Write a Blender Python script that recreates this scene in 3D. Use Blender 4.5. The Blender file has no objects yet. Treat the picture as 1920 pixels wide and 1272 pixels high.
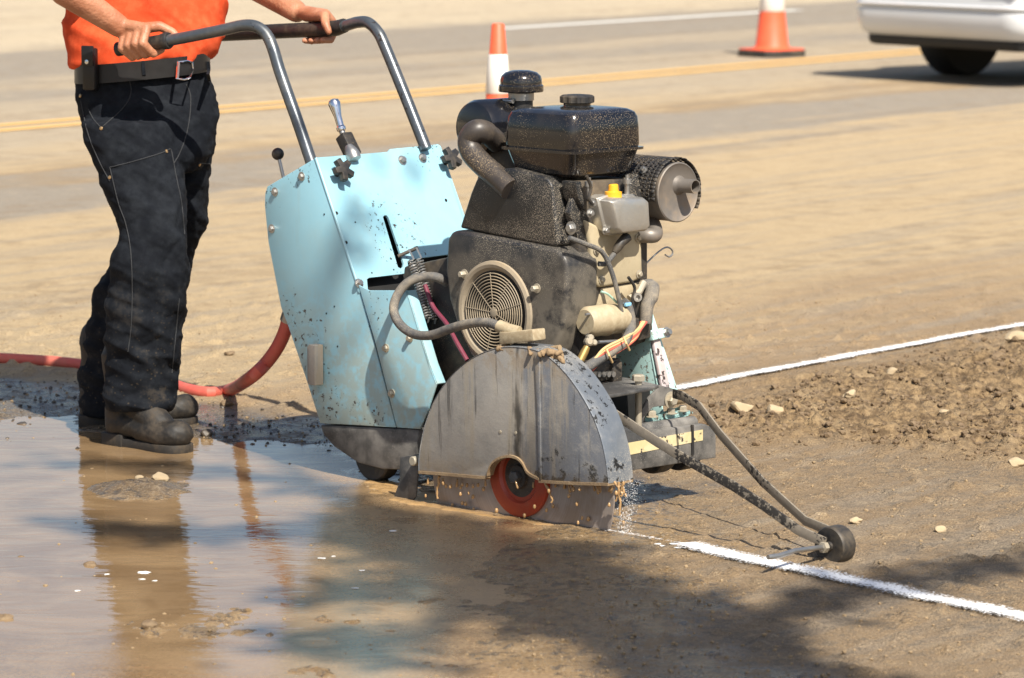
import bpy, bmesh, math, random
import numpy as np
from mathutils import Vector, Matrix
from mathutils.bvhtree import BVHTree
random.seed(7); rng = np.random.default_rng(7)
R = math.radians
scene = bpy.context.scene
col = scene.collection

# ------------------------------------------------------------------ camera, sky, sun, exposure
FPX, CAMH = 6800.0, 1.6                       # focal length in units of a 1920 wide frame, lens height
PITCH = math.atan((636 + 268) / FPX)
cp, sp = math.cos(PITCH), math.sin(PITCH)
cam = bpy.data.objects.new('camera', bpy.data.cameras.new('camera')); col.objects.link(cam)
cam.location = (0, 0, CAMH); cam.rotation_euler = (math.pi / 2 - PITCH, 0, 0)
cam.data.sensor_width = 36; cam.data.lens = FPX / 1920 * 36
cam.data.clip_end = 3000
cam.data.dof.use_dof = True; cam.data.dof.focus_distance = 9.0; cam.data.dof.aperture_fstop = 7.0
scene.camera = cam
SUN_EL = R(49.5)
LH = np.array([-0.40, 0.916]); LH = LH / np.linalg.norm(LH)      # horizontal direction the light travels
LIGHT = np.array([LH[0] * math.cos(SUN_EL), LH[1] * math.cos(SUN_EL), -math.sin(SUN_EL)])
sun = bpy.data.objects.new('sun', bpy.data.lights.new('sun', 'SUN')); col.objects.link(sun)
sun.data.energy = 5.0; sun.data.angle = R(0.5); sun.data.color = (1.0, 0.93, 0.82)
sun.rotation_euler = Vector(LIGHT).to_track_quat('-Z', 'Y').to_euler()
sun.location = (4, -8, 12)
world = bpy.data.worlds.new('World'); scene.world = world; world.use_nodes = True
wn = world.node_tree.nodes; wl = world.node_tree.links
bg = wn['Background']; sky = wn.new('ShaderNodeTexSky'); sky.sky_type = 'NISHITA'; sky.sun_disc = False
sky.sun_elevation = SUN_EL; sky.sun_rotation = math.atan2(-LH[0], -LH[1]); sky.dust_density = 2.0
wl.new(sky.outputs[0], bg.inputs[0]); bg.inputs[1].default_value = 0.08
scene.view_settings.view_transform = 'Standard'; scene.view_settings.look = 'None'
scene.view_settings.exposure = 0.66; scene.view_settings.gamma = 1.0
scene.render.engine = 'CYCLES'

# ------------------------------------------------------------------ geometry of the place
C0 = np.array([0, 0, CAMH])
def ray(u, v):
    a = (u - 960) / FPX; b = -(v - 636) / FPX
    return np.array([a, cp + b * sp, -sp + b * cp])
def G(u, v, z=0.0):                            # point at height z
    d = ray(u, v); return C0 + (z - CAMH) / d[2] * d
def M(u, v, Y):                                # point at distance Y in front of the lens
    d = ray(u, v); return C0 + Y / d[1] * d
ORG = G(975, 972)                              # ground under the blade's axle
HEAD = R(-45)
fw = np.array([math.cos(HEAD), math.sin(HEAD), 0]); lf = np.array([-fw[1], fw[0], 0]); up = np.array([0, 0, 1.0])
def toL(p): q = np.asarray(p) - ORG; return np.array([q @ fw, q @ lf, q[2]])
def toW(p): return ORG + fw * p[0] + lf * p[1] + up * p[2]
def S(u, v, y):                                # machine plane: y metres left of the blade
    d = ray(u, v); t = (y - (C0 - ORG) @ lf) / (d @ lf); return toL(C0 + t * d)
def X(u, v, x):                                # machine plane: x metres ahead of the axle
    d = ray(u, v); t = (x - (C0 - ORG) @ fw) / (d @ fw); return toL(C0 + t * d)
def ON(u, v, p0, n):                           # any plane in machine coordinates
    c = toL(C0); d = ray(u, v); dl = np.array([d @ fw, d @ lf, d[2]])
    t = ((np.asarray(p0) - c) @ n) / (dl @ n); return c + t * dl
def SP(pts, y): return [S(u, v, y) for u, v in pts]
def nrm(v): v = np.asarray(v, float); return v / (np.linalg.norm(v) + 1e-12)

# ------------------------------------------------------------------ noise
def _h(ix, iy, s):
    n = (ix.astype(np.int64) * 374761393 + iy.astype(np.int64) * 668265263 + s * 1274126177) & 0xFFFFFFFF
    n = ((n ^ (n >> 13)) * 1274126177) & 0xFFFFFFFF
    return ((n ^ (n >> 16)) & 0xFFFF) / 65535.0
def vn(x, y, s=0):
    x = np.asarray(x, float); y = np.asarray(y, float)
    ix = np.floor(x); iy = np.floor(y); fx = x - ix; fy = y - iy
    fx = fx * fx * (3 - 2 * fx); fy = fy * fy * (3 - 2 * fy)
    a = _h(ix, iy, s); b = _h(ix + 1, iy, s); c = _h(ix, iy + 1, s); d = _h(ix + 1, iy + 1, s)
    return (a * (1 - fx) + b * fx) * (1 - fy) + (c * (1 - fx) + d * fx) * fy
def fbm(x, y, s=0, o=4):
    r = 0; a = .5; t = 0
    for k in range(o):
        r = r + a * vn(x * 2 ** k + 17 * k, y * 2 ** k - 9 * k, s + k); t += a; a *= .5
    return r / t
def sstep(a, b, x): t = np.clip((x - a) / (b - a), 0, 1); return t * t * (3 - 2 * t)
def sdist(x, y, poly):                         # signed distance, positive inside
    x = np.asarray(x, float); y = np.asarray(y, float)
    d = np.full(x.shape, 1e9); ins = np.zeros(x.shape, bool); n = len(poly)
    for i in range(n):
        ax, ay = poly[i][:2]; bx, by = poly[(i + 1) % n][:2]
        ex, ey = bx - ax, by - ay
        t = np.clip(((x - ax) * ex + (y - ay) * ey) / (ex * ex + ey * ey + 1e-12), 0, 1)
        d = np.minimum(d, np.hypot(x - ax - t * ex, y - ay - t * ey))
        c = ((ay > y) != (by > y)) & (x < ex * (y - ay) / (ey if abs(ey) > 1e-9 else 1e-9) + ax)
        ins ^= c
    return np.where(ins, d, -d)

# ------------------------------------------------------------------ mesh helpers
def link(o, parent=None):
    col.objects.link(o)
    if parent is not None: o.parent = parent
    return o
def tag(o, label=None, cat=None, group=None, kind=None):
    if label: o['label'] = label
    if cat: o['category'] = cat
    if group: o['group'] = group
    if kind: o['kind'] = kind
    return o
def empty(name, loc, rz=0, **k):
    o = bpy.data.objects.new(name, None); col.objects.link(o)
    o.location = loc; o.rotation_euler = (0, 0, rz); o.empty_display_size = .1
    return tag(o, **k)
def finish(me, smooth, mat):
    if smooth is not None:
        me.polygons.foreach_set('use_smooth', [True] * len(me.polygons))
        me.set_sharp_from_angle(angle=R(smooth))
    if mat is not None: me.materials.append(mat)
class MB:
    def __init__(s): s.v = []; s.f = []
    def add(s, vs, fs):
        b = len(s.v); s.v += [tuple(map(float, p)) for p in vs]; s.f += [tuple(i + b for i in q) for q in fs]; return s
    def prism(s, poly, vec):
        poly = [np.asarray(p, float) for p in poly]; n = len(poly); vec = np.asarray(vec, float)
        fs = [tuple(range(n)), tuple(range(2 * n - 1, n - 1, -1))]
        fs += [(i, i + n, (i + 1) % n + n, (i + 1) % n) for i in range(n)]
        return s.add(poly + [p + vec for p in poly], fs)
    def holed(s, poly, holes, vec):             # flat plate with holes, extruded
        bm = bmesh.new(); es = []
        for lp in [poly] + holes:
            vs = [bm.verts.new(tuple(p)) for p in lp]
            es += [bm.edges.new((vs[i], vs[(i + 1) % len(vs)])) for i in range(len(vs))]
        bmesh.ops.triangle_fill(bm, use_beauty=True, use_dissolve=False, edges=es)
        r = bmesh.ops.extrude_face_region(bm, geom=list(bm.faces))
        bmesh.ops.translate(bm, vec=Vector(vec), verts=[e for e in r['geom'] if isinstance(e, bmesh.types.BMVert)])
        bmesh.ops.recalc_face_normals(bm, faces=bm.faces); bm.verts.index_update()
        s.add([v.co[:] for v in bm.verts], [[v.index for v in f.verts] for f in bm.faces]); bm.free(); return s
    def box(s, c, sx, sy, sz, ax=None):
        ax = ax or (np.array([1, 0, 0]), np.array([0, 1, 0]), np.array([0, 0, 1])); c = np.asarray(c, float)
        q = [c + ax[0] * sx * a / 2 + ax[1] * sy * b / 2 for a, b in ((-1, -1), (1, -1), (1, 1), (-1, 1))]
        return s.prism([p - ax[2] * sz / 2 for p in q], ax[2] * sz)
    def rings(s, rs, cap=True, closed=True):
        n = len(rs[0]); m = len(rs); fs = []
        for i in range(m - 1):
            for j in range(n if closed else n - 1):
                k = (j + 1) % n; fs.append((i * n + j, i * n + k, (i + 1) * n + k, (i + 1) * n + j))
        if cap and closed: fs += [tuple(range(n - 1, -1, -1)), tuple(range((m - 1) * n, m * n))]
        return s.add([p for r in rs for p in r], fs)
    def tube(s, pts, r, n=12, cap=True, flat=None):
        pts = [np.asarray(p, float) for p in pts]; m = len(pts)
        rr = r if hasattr(r, '__len__') else [r] * m
        t = [nrm(pts[min(i + 1, m - 1)] - pts[max(i - 1, 0)]) for i in range(m)]
        a = np.array([0, 0, 1.0]) if abs(t[0][2]) < .9 else np.array([1.0, 0, 0])
        x = nrm(np.cross(a, t[0])); out = []
        for i in range(m):
            x = nrm(x - t[i] * (x @ t[i])); y = np.cross(t[i], x)
            out.append([pts[i] + rr[i] * (x * math.cos(2 * math.pi * k / n) + y * math.sin(2 * math.pi * k / n)) for k in range(n)])
        return s.rings(out, cap)
    def lathe(s, o, ax, prof, n=24, mod=None):  # profile of (radius, height along axis)
        o = np.asarray(o, float); ax = nrm(ax)
        a = np.array([0, 0, 1.0]) if abs(ax[2]) < .9 else np.array([1.0, 0, 0])
        x = nrm(np.cross(a, ax)); y = np.cross(ax, x)
        out = []
        for r, h in prof:
            out.append([o + ax * h + (r * (mod(k, n) if mod else 1)) * (x * math.cos(2 * math.pi * k / n) + y * math.sin(2 * math.pi * k / n)) for k in range(n)])
        return s.rings(out)
    def capsule(s, p0, r0, p1, r1, n=14, k=4):
        p0 = np.asarray(p0, float); p1 = np.asarray(p1, float); ax = nrm(p1 - p0); L = np.linalg.norm(p1 - p0)
        pr = [(r0 * math.cos(a), -r0 * math.sin(a)) for a in np.linspace(math.pi / 2 * .98, 0, k)]
        pr += [(r1 * math.cos(a), L + r1 * math.sin(a)) for a in np.linspace(0, math.pi / 2 * .98, k)]
        return s.lathe(p0, ax, pr, n)
    def bar(s, pts, side, w, t):                # rectangular bar swept along pts; w along 'side x tangent'
        rs = []; pts = [np.asarray(p, float) for p in pts]; m = len(pts); side = np.asarray(side, float)
        for i in range(m):
            tg = nrm(pts[min(i + 1, m - 1)] - pts[max(i - 1, 0)]); sd = nrm(side - tg * (side @ tg)); h = np.cross(tg, sd)
            rs.append([pts[i] + sd * t / 2 * a + h * w / 2 * b for a, b in ((-1, -1), (1, -1), (1, 1), (-1, 1))])
        return s.rings(rs)
    def mesh(s, name='m', off=(0, 0, 0)):
        me = bpy.data.meshes.new(name); o = np.asarray(off, float)
        me.from_pydata([tuple(np.array(p) - o) for p in s.v], [], s.f); me.update(); return me
    def build(s, name, mat, parent=None, bevel=None, smooth=35, seg=2, off=(0, 0, 0), subdiv=0):
        me = s.mesh(name, off); bm = bmesh.new(); bm.from_mesh(me)
        bmesh.ops.recalc_face_normals(bm, faces=bm.faces)
        if bevel:
            es = [e for e in bm.edges if len(e.link_faces) == 2 and e.calc_face_angle(0) > R(28)]
            bmesh.ops.bevel(bm, geom=es, offset=bevel, segments=seg, profile=.5, affect='EDGES', clamp_overlap=True)
        bm.to_mesh(me); bm.free(); finish(me, smooth, mat)
        return link(bpy.data.objects.new(name, me), parent)
def remeshed(mb, vox, it, fac=.5):
    me = mb.mesh(); o = bpy.data.objects.new('tmp', me); col.objects.link(o)
    bm = bmesh.new(); bm.from_mesh(me); bmesh.ops.recalc_face_normals(bm, faces=bm.faces); bm.to_mesh(me); bm.free()
    m = o.modifiers.new('r', 'REMESH'); m.mode = 'VOXEL'; m.voxel_size = vox
    if it: k = o.modifiers.new('s', 'SMOOTH'); k.factor = fac; k.iterations = it
    dg = bpy.context.evaluated_depsgraph_get(); dg.update()
    out = bpy.data.meshes.new_from_object(o.evaluated_get(dg)); bpy.data.objects.remove(o)
    return out
def mesh_co(me): a = np.empty(len(me.vertices) * 3); me.vertices.foreach_get('co', a); return a.reshape(-1, 3)
def mesh_no(me): a = np.empty(len(me.vertices) * 3); me.vertices.foreach_get('normal', a); return a.reshape(-1, 3)
def set_co(me, a): me.vertices.foreach_set('co', a.ravel()); me.update()
def spline(pts, k=6):                           # Catmull-Rom through pts
    p = [np.asarray(q, float) for q in pts]; p = [2 * p[0] - p[1]] + p + [2 * p[-1] - p[-2]]; out = []
    for i in range(1, len(p) - 2):
        for j in range(k):
            t = j / k
            out.append(.5 * (2 * p[i] + (p[i + 1] - p[i - 1]) * t + (2 * p[i - 1] - 5 * p[i] + 4 * p[i + 1] - p[i + 2]) * t * t + (3 * p[i] - p[i - 1] - 3 * p[i + 1] + p[i + 2]) * t ** 3))
    return out + [p[-2]]

VW = nrm(np.array([M(280, 450, 9.9)[0], 9.9, 0]))                          # horizontal direction from the lens to the man
VR = np.array([VW[1], -VW[0], 0])                                          # to the right, across the view
def fold(me, amp, sx, sz, seed, z0=None, z1=None):
    a = mesh_co(me); nn = mesh_no(me); ang = np.arctan2(a[:, 1] - a[:, 1].mean(), a[:, 0] - a[:, 0].mean()); h = a @ np.array([VR[0], VR[1], 0]); d = a @ np.array([VW[0], VW[1], 0])
    f = fbm(h * sx + d * sx * .7 + a[:, 2] * sz * .35, a[:, 2] * sz + h * sx * .5, seed, 3); r = 1 - np.abs(2 * f - 1); k = (r ** 2.2 - .35) * amp
    if z0 is not None: k = k * (.35 + .65 * sstep(z1, z0, a[:, 2]))
    a += nn * k[:, None]; set_co(me, a)

# ------------------------------------------------------------------ materials
class NT:
    def __init__(s, name):
        s.m = bpy.data.materials.new(name); s.m.use_nodes = True; s.n = s.m.node_tree.nodes; s.l = s.m.node_tree.links
        s.b = s.n['Principled BSDF']; s.tc = s.n.new('ShaderNodeTexCoord'); s.obj = s.tc.outputs['Object']
    def set(s, sock, v):
        if isinstance(v, bpy.types.NodeSocket): s.l.new(v, sock)
        elif isinstance(v, (tuple, list)) and len(v) == 3 and sock.type == 'RGBA': sock.default_value = (*v, 1)
        else: sock.default_value = v
    def p(s, k, v): s.set(s.b.inputs[k], v)
    def math(s, op, a, b=0.0, c=None, clamp=False):
        n = s.n.new('ShaderNodeMath'); n.operation = op; n.use_clamp = clamp
        s.set(n.inputs[0], a); s.set(n.inputs[1], b)
        if c is not None: s.set(n.inputs[2], c)
        return n.outputs[0]
    def mapping(s, vec, scale=(1, 1, 1), rot=(0, 0, 0)):
        n = s.n.new('ShaderNodeMapping'); s.set(n.inputs[0], vec); n.inputs['Scale'].default_value = scale; n.inputs['Rotation'].default_value = rot
        return n.outputs[0]
    def noise(s, scale, detail=4, rough=.55, vec=None, dist=0):
        n = s.n.new('ShaderNodeTexNoise'); s.set(n.inputs['Vector'], vec or s.obj)
        n.inputs['Scale'].default_value = scale; n.inputs['Detail'].default_value = detail; n.inputs['Roughness'].default_value = rough
        n.inputs['Distortion'].default_value = dist; return n.outputs['Fac']
    def voro(s, scale, vec=None, feature='F1', out='Distance', rnd=1):
        n = s.n.new('ShaderNodeTexVoronoi'); n.feature = feature; s.set(n.inputs['Vector'], vec or s.obj)
        n.inputs['Scale'].default_value = scale; n.inputs['Randomness'].default_value = rnd; return n.outputs[out]
    def step(s, x, a, b):
        n = s.n.new('ShaderNodeMapRange'); n.interpolation_type = 'SMOOTHSTEP'; s.set(n.inputs['Value'], x)
        n.inputs['From Min'].default_value = a; n.inputs['From Max'].default_value = b; return n.outputs['Result']
    def remap(s, x, a, b, c, d):
        n = s.n.new('ShaderNodeMapRange'); s.set(n.inputs['Value'], x)
        for k, v in zip(('From Min', 'From Max', 'To Min', 'To Max'), (a, b, c, d)): n.inputs[k].default_value = v
        return n.outputs['Result']
    def mix(s, f, a, b, mode='MIX'):
        n = s.n.new('ShaderNodeMix'); n.data_type = 'RGBA'; n.blend_type = mode
        s.set(n.inputs['Factor'], f); s.set(n.inputs[6], a); s.set(n.inputs[7], b); return n.outputs[2]
    def attr(s, name): n = s.n.new('ShaderNodeAttribute'); n.attribute_name = name; return n.outputs['Fac']
    def sep(s, vec): n = s.n.new('ShaderNodeSeparateXYZ'); s.set(n.inputs[0], vec); return n.outputs
    def ramp(s, f, stops, interp='LINEAR'):
        n = s.n.new('ShaderNodeValToRGB'); s.set(n.inputs[0], f); cr = n.color_ramp; cr.interpolation = interp
        while len(cr.elements) < len(stops): cr.elements.new(.5)
        for e, (p, c) in zip(cr.elements, stops): e.position = p; e.color = (*c, 1)
        return n.outputs[0]
    def bump(s, h, strength=.3, dist=.01, normal=None):
        n = s.n.new('ShaderNodeBump'); n.inputs['Strength'].default_value = strength; n.inputs['Distance'].default_value = dist
        s.set(n.inputs['Height'], h)
        if normal: s.set(n.inputs['Normal'], normal)
        return n.outputs[0]
DUST = (0.36, 0.27, 0.16)
def grimy(name, base, rough=.5, metal=0.0, dust=DUST, film=.25, film_scale=6, speck=.0, speck_scale=160, chips=0.0,
          chip_col=(.05, .04, .035), chip_scale=30, streak=0.0, low=None, bump=.15, coat=0.0, vary=.12):
    """worn, dusty surface: colour variation, dust film, mud specks, paint chips, vertical streaks, dust towards a height"""
    t = NT(name)
    n1 = t.noise(film_scale, 6, .6); n2 = t.noise(film_scale * 7, 4, .6)
    c = t.mix(n2, tuple(x * (1 - vary) for x in base), tuple(min(1, x * (1 + vary)) for x in base))
    f = t.math('MULTIPLY', t.step(t.math('ADD', t.math('MULTIPLY', n1, .7), t.math('MULTIPLY', n2, .3)), .42, .72), film)
    if streak:
        sv = t.noise(14, 5, .65, t.mapping(t.obj, (1, 1, .09)))
        f = t.math('MAXIMUM', f, t.math('MULTIPLY', t.step(sv, .5, .68), streak))
    if low:
        z = t.sep(t.obj)[2]
        g = t.remap(t.math('ADD', z, t.math('MULTIPLY', t.math('SUBTRACT', n1, .5), .35)), low[0], low[1], low[2], 0)
        f = t.math('MAXIMUM', f, t.math('MULTIPLY', g, t.step(n2, .3, .6), clamp=True))
    c = t.mix(f, c, dust); ro = t.math('ADD', t.math('MULTIPLY', f, .5), rough)
    h = n2
    if speck:
        v = t.voro(speck_scale * 2.6); k = t.math('MULTIPLY', t.step(t.noise(5, 4), .3, .62), .62); sz = t.noise(speck_scale * 2, 1)
        thr = t.math('MULTIPLY', t.math('MULTIPLY', sz, k), speck)
        m = t.math('LESS_THAN', v, thr)
        c = t.mix(m, c, tuple(min(1, x * 1.35) for x in dust)); ro = t.math('ADD', ro, t.math('MULTIPLY', m, .3))
        h = t.math('ADD', h, m)
    if chips:
        ch = t.math('GREATER_THAN', t.math('MULTIPLY', t.noise(chip_scale, 5, .7), t.step(t.noise(3.1, 3), .28, .55)), .63 - chips * .22)
        c = t.mix(ch, c, chip_col); h = t.math('SUBTRACT', h, ch)
    t.p('Base Color', c); t.p('Roughness', ro); t.p('Metallic', metal)
    if coat: t.p('Coat Weight', coat); t.p('Coat Roughness', .12 if coat > .4 else .42)
    if bump: t.p('Normal', t.bump(h, bump, .002))
    return t.m
def plain(name, base, rough=.5, metal=0.0, **k):
    t = NT(name); n = t.noise(40, 4); c = t.mix(n, tuple(x * .82 for x in base), tuple(min(1, x * 1.15) for x in base))
    t.p('Base Color', c); t.p('Roughness', t.remap(n, .2, .8, max(0, rough - .08), rough + .08)); t.p('Metallic', metal)
    for a, b in k.items(): t.p(a, b)
    return t.m

# ------------------------------------------------------------------ ground, road markings, puddle
def gpoly(pts): return [G(u, v)[:2] for u, v in pts]
P_PUD = gpoly([(-500, 792), (60, 798), (150, 806), (250, 812), (370, 822), (470, 842), (590, 868), (690, 900), (745, 918), (830, 938),
               (930, 958), (1010, 982), (1040, 1010), (1000, 1060), (1020, 1120), (1000, 1200), (960, 1290), (900, 1420), (-700, 1420)])
P_WET = gpoly([(-400, 718), (150, 712), (300, 760), (420, 775), (600, 780), (900, 840), (1080, 890), (1190, 882), (1310, 915), (1300, 950), (1420, 985), (1400, 1035),
               (1310, 1050), (1330, 1110), (1420, 1200), (1560, 1290), (1650, 1420), (-700, 1420)])
P_HEAP = gpoly([(1330, 815), (1360, 775), (1470, 745), (1600, 705), (1750, 672), (1930, 640), (2300, 600), (2300, 900), (1900, 868), (1750, 858), (1600, 845), (1440, 838)])
ERD = np.array([.6, .8]); NRD = np.array([-.8, .6])            # along the road, across it
MOUND = G(262, 920)
def masks(x, y):
    n = fbm(x * 2.2, y * 2.2, 5) - .5; n2 = fbm(x * 9, y * 9, 15) - .5
    pud = sstep(-.16, .10, sdist(x, y, P_PUD) + n * .5 + n2 * .16)
    wet = sstep(-.10, .16, sdist(x, y, P_WET) + n * .55 + n2 * .3)
    heap = sstep(-.24, .22, sdist(x, y, P_HEAP) + n * .35 + n2 * .15)
    return pud, wet, heap
def height(x, y):
    x = np.asarray(x, float); y = np.asarray(y, float)
    pud, wet, heap = masks(x, y)
    near = 1 - sstep(12.5, 15, y)
    h = .010 + near * ((fbm(x * 1.3, y * 1.3, 31) - .5) * .010 + (fbm(x * 14, y * 14, 33) - .5) * .007)
    grit = np.clip(fbm(x * 24, y * 24, 37, 3) - .60, 0, 1) * .06
    h = h + near * grit * (1 - .65 * np.maximum(pud, wet))
    h = h - pud * .020
    h = h + pud * sstep(8.05, 7.5, y) * near * (np.clip(fbm(x * 5, y * 5, 81) - .50, 0, 1) * .055 + np.clip(fbm(x * 30, y * 30, 83, 3) - .5, 0, 1) * .035)
    r = 1 - np.abs(2 * fbm(x * 7, y * 7, 41) - 1); c = fbm(x * 26, y * 26, 43)
    c2 = fbm(x * 46, y * 46, 47)
    h = h + near * heap * (.006 + .036 * r ** 2 * fbm(x * 2, y * 2, 44) + .068 * np.clip(c - .44, 0, 1) + .045 * np.clip(c2 - .45, 0, 1))
    h = h + .034 * np.exp(-(((x - MOUND[0]) / .13) ** 2 + ((y - MOUND[1]) / .16) ** 2)) * (.6 + .8 * fbm(x * 30, y * 30, 55))
    return h
def axis_pts(lo, a, b, hi, d, grow):
    p = list(np.arange(a, b, d)); s = d; q = b
    while q < hi: p.append(q); s *= grow; q += s
    p.append(hi); s = d; q = a; pre = []
    while q > lo: s *= grow; q -= s; pre.append(max(q, lo))
    return np.array(sorted(set(np.round(pre + p, 4))))
def ground_sheet():
    xs = axis_pts(-900, -1.75, 1.9, 900, .0125, 1.13); ys = axis_pts(-300, 6.7, 12.0, 2500, .0125, 1.05)
    Xg, Yg = np.meshgrid(xs, ys); x = Xg.ravel(); y = Yg.ravel(); z = height(x, y)
    nx, ny = len(xs), len(ys)
    me = bpy.data.meshes.new('ground'); i = np.arange(nx * ny).reshape(ny, nx)
    q = np.stack([i[:-1, :-1], i[:-1, 1:], i[1:, 1:], i[1:, :-1]], -1).reshape(-1, 4)
    me.vertices.add(nx * ny); me.vertices.foreach_set('co', np.stack([x, y, z], 1).ravel())
    me.loops.add(q.size); me.loops.foreach_set('vertex_index', q.ravel().astype(np.int32))
    me.polygons.add(len(q)); me.polygons.foreach_set('loop_start', np.arange(0, q.size, 4, dtype=np.int32))
    me.update(calc_edges=True)
    for nm, a in zip(('pud', 'wet', 'heap'), masks(x, y)):
        at = me.attributes.new(nm, 'FLOAT', 'POINT'); at.data.foreach_set('value', a.astype(np.float32))
    return me
def ground_material():
    t = NT('ground'); xyz = t.sep(t.obj)
    q = t.math('ADD', t.math('MULTIPLY', xyz[0], float(NRD[0])), t.math('MULTIPLY', xyz[1], float(NRD[1])))
    al = t.math('ADD', t.math('MULTIPLY', xyz[0], float(ERD[0])), t.math('MULTIPLY', xyz[1], float(ERD[1])))
    cb = t.n.new('ShaderNodeCombineXYZ'); t.set(cb.inputs[0], q); t.set(cb.inputs[1], t.math('MULTIPLY', al, .055)); st = cb.outputs[0]    # long streaks along the road
    s1 = t.noise(2.6, 5, .6, st); s2 = t.noise(9, 4, .6, st); n1 = t.noise(1.1, 5, .6); n2 = t.noise(6, 5, .62); n3 = t.noise(38, 4, .65); n4 = t.noise(170, 3, .7)
    qq = t.math('ADD', q, t.math('ADD', t.math('MULTIPLY', t.math('SUBTRACT', s1, .5), 2.6), t.math('MULTIPLY', t.math('SUBTRACT', n1, .5), 1.6)))
    mud = (.235, .158, .083); brn = (.31, .21, .11); tan = (.42, .312, .175); grey = (.235, .205, .165); pale = (.37, .30, .205); dark = (.26, .18, .095); sh = (.50, .41, .28)
    def P(v): return (v - 4) / 22
    base = t.ramp(t.math('DIVIDE', t.math('SUBTRACT', qq, 4), 22), [(P(4.4), mud), (P(5.5), mud), (P(6.5), brn), (P(7.6), tan), (P(11.1), tan), (P(11.6), grey), (P(12.5), grey), (P(12.9), dark), (P(13.4), tan), (P(14.3), pale),
                  (P(16.2), pale), (P(17.2), grey), (P(18.0), pale), (P(18.7), grey), (P(19.9), grey), (P(21.0), grey), (P(21.6), sh), (P(25), sh)])
    c = t.mix(t.math('MULTIPLY', t.step(s2, .45, .68), .55), base, grey); c = t.mix(t.math('MULTIPLY', t.step(t.math('ADD', t.math('MULTIPLY', s1, .55), t.math('MULTIPLY', n2, .45)), .50, .62), .42), c, (.21, .145, .08))
    c = t.mix(t.math('MULTIPLY', t.step(n2, .5, .75), .30), c, (.20, .135, .07))
    c = t.mix(t.math('MULTIPLY', t.step(n2, .5, .28), .22), c, (.52, .40, .24))
    c = t.mix(t.math('MULTIPLY', t.step(n3, .52, .7), .32), c, (.15, .105, .06)); c = t.mix(t.math('MULTIPLY', t.math('MULTIPLY', t.step(xyz[1], 11, 9), t.step(t.math('ADD', t.math('MULTIPLY', n1, .5), t.math('MULTIPLY', n3, .5)), .50, .58)), .55), c, (.115, .095, .07))
    c = t.mix(t.math('MULTIPLY', t.step(n3, .46, .3), .22), c, (.48, .37, .23))
    c = t.mix(t.math('MULTIPLY', t.math('GREATER_THAN', n4, .60), .55), c, (.09, .068, .045))
    c = t.mix(t.math('MULTIPLY', t.math('LESS_THAN', n4, .37), .45), c, (.55, .45, .31))
    n5 = t.noise(430, 2, .7); c = t.mix(t.math('MULTIPLY', t.step(n5, .52, .66), .45), c, (.11, .085, .06)); c = t.mix(t.math('MULTIPLY', t.step(n5, .46, .34), .40), c, (.52, .42, .29))
    heap = t.attr('heap'); wet = t.attr('wet'); pud = t.attr('pud')
    hc = t.mix(t.step(n3, .35, .65), (.10, .063, .03), (.29, .197, .10)); hc = t.mix(t.math('MULTIPLY', t.step(n2, .5, .7), .5), hc, (.42, .31, .18))
    c = t.mix(heap, c, hc)
    # wet asphalt and slurry: darker and glossy, the aggregate standing dry in places
    agg = t.voro(95); asp = t.mix(t.step(agg, .2, .55), (.016, .016, .018), (.05, .046, .042))
    wn_ = t.math('MULTIPLY', wet, t.step(t.math('ADD', n2, t.math('MULTIPLY', n3, .4)), .40, .85))
    slm = t.mix(n2, (.20, .125, .055), (.30, .20, .095))
    far_wet = t.step(xyz[1], 8.75, 9.25)                     # behind the cut the bare asphalt shows, in front of it slurry covers it
    wc = t.mix(t.math('MULTIPLY', far_wet, .85), slm, asp)
    wc = t.mix(t.math('MULTIPLY', t.step(n3, .5, .62), .75), wc, asp)
    wc = t.mix(t.math('MULTIPLY', t.math('LESS_THAN', n4, .40), .6), wc, (.46, .39, .29)); wc = t.mix(t.math('MULTIPLY', t.step(n5, .52, .66), .5), wc, (.03, .028, .026))
    c = t.mix(t.math('MULTIPLY', wet, t.remap(n2, .3, .7, .55, 1.0), clamp=True), c, wc)
    t.p('Base Color', c)
    ro = t.math('SUBTRACT', .93, t.math('MULTIPLY', t.math('MULTIPLY', wet, t.step(t.math('ADD', t.math('MULTIPLY', n2, .6), t.math('MULTIPLY', n3, .5)), .34, .60)), .78))
    t.p('Roughness', ro)
    hgt = t.math('ADD', t.math('MULTIPLY', n3, .40), t.math('ADD', t.math('MULTIPLY', n4, .75), t.math('MULTIPLY', t.voro(130), .35)))
    fade = t.remap(xyz[1], 9, 22, 1, .15)
    b = t.n.new('ShaderNodeBump'); b.inputs['Distance'].default_value = .011; t.set(b.inputs['Strength'], t.math('MULTIPLY', fade, t.remap(wet, 0, 1, 1.0, .6))); t.set(b.inputs['Height'], hgt)
    t.p('Normal', b.outputs[0]); return t.m
gme = ground_sheet(); finish(gme, None, ground_material()); gme.polygons.foreach_set('use_smooth', [True] * len(gme.polygons))
tag(link(bpy.data.objects.new('ground', gme)), kind='structure')

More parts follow.
